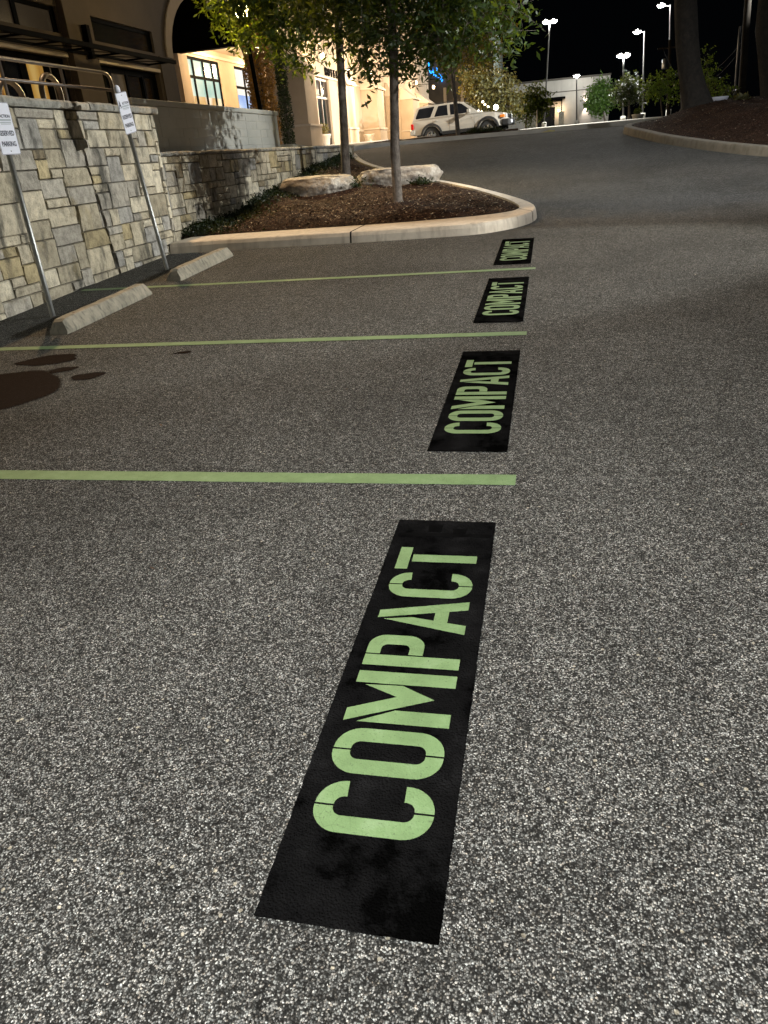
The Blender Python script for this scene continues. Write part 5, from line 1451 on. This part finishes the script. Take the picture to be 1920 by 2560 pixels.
pole_lamp('lamp pole with a single head at the top edge, beside the nearer big trunk', (10.3, 79.3, 2.3), (9.72, 79.36, 10.9), [(-.75, -.1, .05)], 2500)
# poles outside the frame; those for road, car and near asphalt are added
pole_lamp('tall lamp pole out of view above the road on the right, lighting the stone wall', (15.5, 11.5, gh(0, 11.5)), (15.5, 11.5, 5.9), [(-1.2, 0, .05)], 15500, COOL, radius=.06, spot=((-5.4, 7.2, .75), 24, .35))
pole_lamp('added unseen lamp pole at the right, filling the upper road with light', (10.0, 5.5, gh(0, 5)), (10.0, 5.5, 8.9), [(-1.0, 0, .05)], 10500, (.97, .98, 1.0), radius=.1, spot=((.6, 18.0, .9), 54, 1.0))  # added fill lamp that lifts the dark upper road
pole_lamp('lamp pole out of view above the road, opposite the low stone wall', (9.0, 14.2, gh(0, 14.2)), (9.0, 14.2, 7.6), [(-1.4, 0, .05)], 5800, COOL, radius=.07, spot=((-5.9, 14.4, 1.1), 33, .6))
pole_lamp('added unseen lamp pole at the right, brightening the parked car and the far kerb', (13.0, 32.0, gh(0, 32)), (13.0, 32.0, 9.6), [(-1.0, 0, .05)], 52000, COOL, radius=.1, spot=((-3.4, 38.0, 2.2), 36, .6))  # added spot to brighten the side of the car
pole_lamp('added unseen lamp pole behind the camera, brightening the near asphalt', (-2.2, -4.4, gh(0, -5)), (-2.2, -3.6, 5.2), [(.5, .3, .05)], 5700, (1.0, .995, .965), radius=.10, spot=((2.5, 3.2, 0), 94, 1.0))  # added fill lamp, set so its light only grazes the wall
fl = thing('wall_floodlight', 'warm floodlight high on the brown shop wall, above the top of the photo', 'wall light', (FX+.1, 13, 11.6))
bm = bmesh.new(); tube(bm, [(FX+.16, 13, 11.6), (-8.9, 13, 11.8)], .04, 8); bm_obj('bracket', bm, MAT['blackmetal'], fl)
bm = bmesh.new(); box(bm, -8.95, -8.45, 12.8, 13.2, 11.82, 11.98, bevel=.02); bm_obj('housing', bm, MAT['blackmetal'], fl)
bm = bmesh.new(); box(bm, -8.9, -8.5, 12.85, 13.15, 11.80, 11.818); bm_obj('lens', bm, emit('warm_flood_lens', (1, .7, .4), 20), fl)
lamp('flood_light', (-8.7, 13.0, 11.7), 4600, WARM, .12, 'SPOT', (-2.8, 8.0, 0), 85, .6, parent=fl)

# warm globe lamp between the trees
gl = thing('globe_lamp', 'dark lamp post with a dazzling warm globe half hidden in the tree leaves', 'street lamp', (-7.42, 20.65, 1.72))
bm = bmesh.new(); tube(bm, [(-7.40, 20.65, 1.70), (-7.43, 20.65, 2.2), (-7.56, 20.61, 4.55)], [.085, .06, .05], 10); bm_obj('post', bm, MAT['blackmetal'], gl)
bm = bmesh.new(); bmesh.ops.create_uvsphere(bm, u_segments=20, v_segments=12, radius=.17); bm.transform(Matrix.Translation((-7.58, 20.6, 4.84))); bm_obj('globe', bm, emit('warm_lamp_globe', (1.0, .78, .38), 40), gl, smooth=True)
bm = bmesh.new(); lathe(bm, (-7.57, 20.6, 4.53), [(.06, 0), (.12, .06), (.12, .12), (.10, .13)], 12); bm_obj('globe_seat', bm, MAT['blackmetal'], gl)
lamp('globe_light', (-7.35, 20.35, 4.84), 170, (1.0, .74, .36), .17, parent=gl)
lamp('globe_light', (-7.3, 20.25, 4.84), 2600, (1.0, .74, .36), .15, 'SPOT', (-5.2, 16.8, 4.2), 110, .8, parent=gl)

# light on the hotel front and in the porch
for i, (x, y, z, w) in enumerate(((-9.9, 36.2, 5.4, 420), (-9.3, 43.0, 5.2, 700), (-9.3, 49.3, 5.2, 600), (-9.0, 56, 5.4, 700), (-8.8, 63, 5.5, 800))):
    s = thing('wall_lantern', 'warm lantern on the hotel wall, number of bays from the arch: '+['first', 'second', 'third', 'fourth', 'fifth'][i], 'wall light', (x, y, z), 'warm lanterns on the hotel wall')
    s['label'] = ['warm lantern above the glass door beside the hotel letters', 'warm lantern between the second and third hotel piers', 'warm lantern above the dark door behind the second trunk', 'warm lantern between the fourth and fifth hotel piers', 'warm lantern on the last bay of the hotel, left of the parked car'][i]
    bm = bmesh.new(); tube(bm, [(HX, y, z+.25), (x, y, z+.25), (x, y, z+.12)], .02, 6); bm_obj('bracket', bm, MAT['blackmetal'], s)
    bm = bmesh.new(); lathe(bm, (x, y, z-.1), [(.05, 0), (.09, .05), (.09, .2), (.03, .24)], 10); bm_obj('lantern', bm, emit('lantern_glass_%d' % i, (1, .75, .45), 8), s)
    lamp('lantern_light', (x+1.1, y-.4, z-.2), w*1.6, (1.0, .76, .50), .15, parent=s)
for i, (x, y) in enumerate(((-12.6, 32.5), (-12.6, 37.5))):
    s = thing('ceiling_light', ['round porch ceiling light in front of the teal-lit window', 'round porch ceiling light in front of the blue-lit window'][i], 'ceiling light', (x, y, 5.7), 'porch ceiling lights')
    bm = bmesh.new(); lathe(bm, (x, y, 5.68), [(.16, 0), (.2, .05), (.2, .098)], 16); bm_obj('diffuser', bm, emit('porch_diffuser_%d' % i, (1, .8, .5), 10), s)
    lamp('porch_light', (x, y, 5.45), 620, (1.0, .74, .44), .2, parent=s)
# garden lights behind the bonnet
for i, (u, w, r0) in enumerate((((-2.63, 39.9, 2.94), 160, .11), ((-3.25, 39.9, 3.22), 25, .045), ((-3.15, 39.9, 3.10), 20, .04), ((-3.0, 39.9, 3.0), 20, .04))):
    s = thing('garden_lamp', ['bright warm lamp glowing behind the bonnet of the parked car', 'upper small warm light in the olive tree crown', 'middle small warm light in the olive tree crown', 'lower small warm light in the olive tree crown'][i], 'lamp', (u[0], u[1], gh(*u[:2])), 'small warm lights behind the parked car')
    bm = bmesh.new(); tube(bm, [(u[0], u[1], gh(u[0], u[1])), (u[0], u[1], u[2]-r0)], .025, 6); bm_obj('stem', bm, MAT['blackmetal'], s)
    bm = bmesh.new(); bmesh.ops.create_uvsphere(bm, u_segments=12, v_segments=8, radius=r0); bm.transform(Matrix.Translation(u)); bm_obj('globe', bm, emit('garden_globe_%d' % i, (1, .85, .6), 45 if i == 0 else 20), s)
    if i == 0: lamp('garden_light', (u[0], u[1]-.25, u[2]), w, (1, .8, .5), .1, parent=s)

# ================================================================ utility poles and wires
wood = mottled('weathered_pole_wood', (.010, .009, .008), (.020, .017, .014), 6, .9, .5, 40, .006, spec=.1)
up1 = thing('utility_pole', 'dark wooden utility pole left of the farther big trunk', 'utility pole', (7.1, 34.2, 1.6), 'utility poles')
bm = bmesh.new(); tube(bm, [(7.12, 34.2, 1.4), (6.95, 34.25, 4.2), (6.75, 34.3, 8.5)], [.14, .125, .10], 10); bm_obj('pole', bm, wood, up1)
bm = bmesh.new(); tube(bm, [(6.82, 34.1, 1.6), (6.72, 34.15, 4.0), (6.70, 34.15, 4.6)], .035, 8); bm_obj('conduit', bm, MAT['polegrey'], up1)
up2 = thing('utility_pole', 'distant utility pole with a cross-arm and grey transformer can, beside the nearer big trunk', 'utility pole', (7.8, 59.5, 2.1), 'utility poles')
bm = bmesh.new(); tube(bm, [(7.75, 59.5, 1.9), (7.45, 59.5, 6.6)], [.13, .10], 8); bm_obj('pole', bm, wood, up2)
bm = bmesh.new(); box(bm, 6.7, 8.2, 59.42, 59.52, 6.1, 6.2); bm_obj('cross_arm', bm, wood, up2)
bm = bmesh.new(); lathe(bm, (7.2, 59.4, 4.95), [(.14, 0), (.16, .03), (.16, .55), (.05, .6)], 12); bm_obj('transformer', bm, MAT['galv'], up2)
wr = thing('overhead_wires', 'two sagging dark wires running left from the nearer utility pole', 'wire', (6.9, 34.3, 4.2))
for dz, end in ((0, (7.0, 59.5, 6.25)), (-.22, (7.9, 59.5, 6.25))):
    a = Vector((6.9, 34.3, 4.15+dz)); b = Vector(end); pts = []
    for i in range(17):
        t = i/16; q = a.lerp(b, t); q.z -= 1.6*4*t*(1-t); pts.append(q)
    bm = bmesh.new(); tube(bm, pts, .009, 5); bm_obj('wire', bm, wood, wr)

# round planter and pale tub
pp = thing('round_planter', 'round pale concrete planter with a clipped bush, across the road by the far lamp poles', 'planter', (3.84, 39.75, 1.83))
bm = bmesh.new(); lathe(bm, (3.84, 39.75, 1.80), [(.17, 0), (.20, .03), (.25, .24), (.275, .26), (.275, .31), (.245, .31), (.24, .26)], 24); bm_obj('pot', bm, MAT['walk'], pp)
shrub('clipped_bush', 'clipped green bush growing in the round pale planter', (3.84, 39.75, 2.22), (.20, .20, .15), 700, MAT['leaf'], .06, 81, None, .2)
tb = thing('low_tub', 'low pale oval tub on the right mulch island between the two big trunks', 'planter', (4.68, 25.5, isl2_z(4.68, 25.5)))
bm = bmesh.new(); z = isl2_z(4.68, 25.5); lathe(bm, (0, 0, 0), [(.20, 0), (.24, .10), (.25, .13), (.22, .13), (.21, .08)], 24); bm.transform(Matrix.Translation((4.68, 25.5, z-.02)) @ Matrix.Diagonal((1, .6, 1, 1))); bm_obj('tub', bm, MAT['signwhite'], tb)
# short sign posts by the far lot
for i, (x, y, h) in enumerate(((-1.75, 45, 1.2),)):
    s = thing('marker_post', 'thin pale marker post beside the small dark green tree across the road', 'post', (x+.95, y, gh(x, y)))
    bm = bmesh.new(); tube(bm, [(x+.95, y, gh(x, y)-.05), (x+.95, y, gh(x, y)+h*.8)], .035, 8); bm_obj('post', bm, MAT['walk'], s)
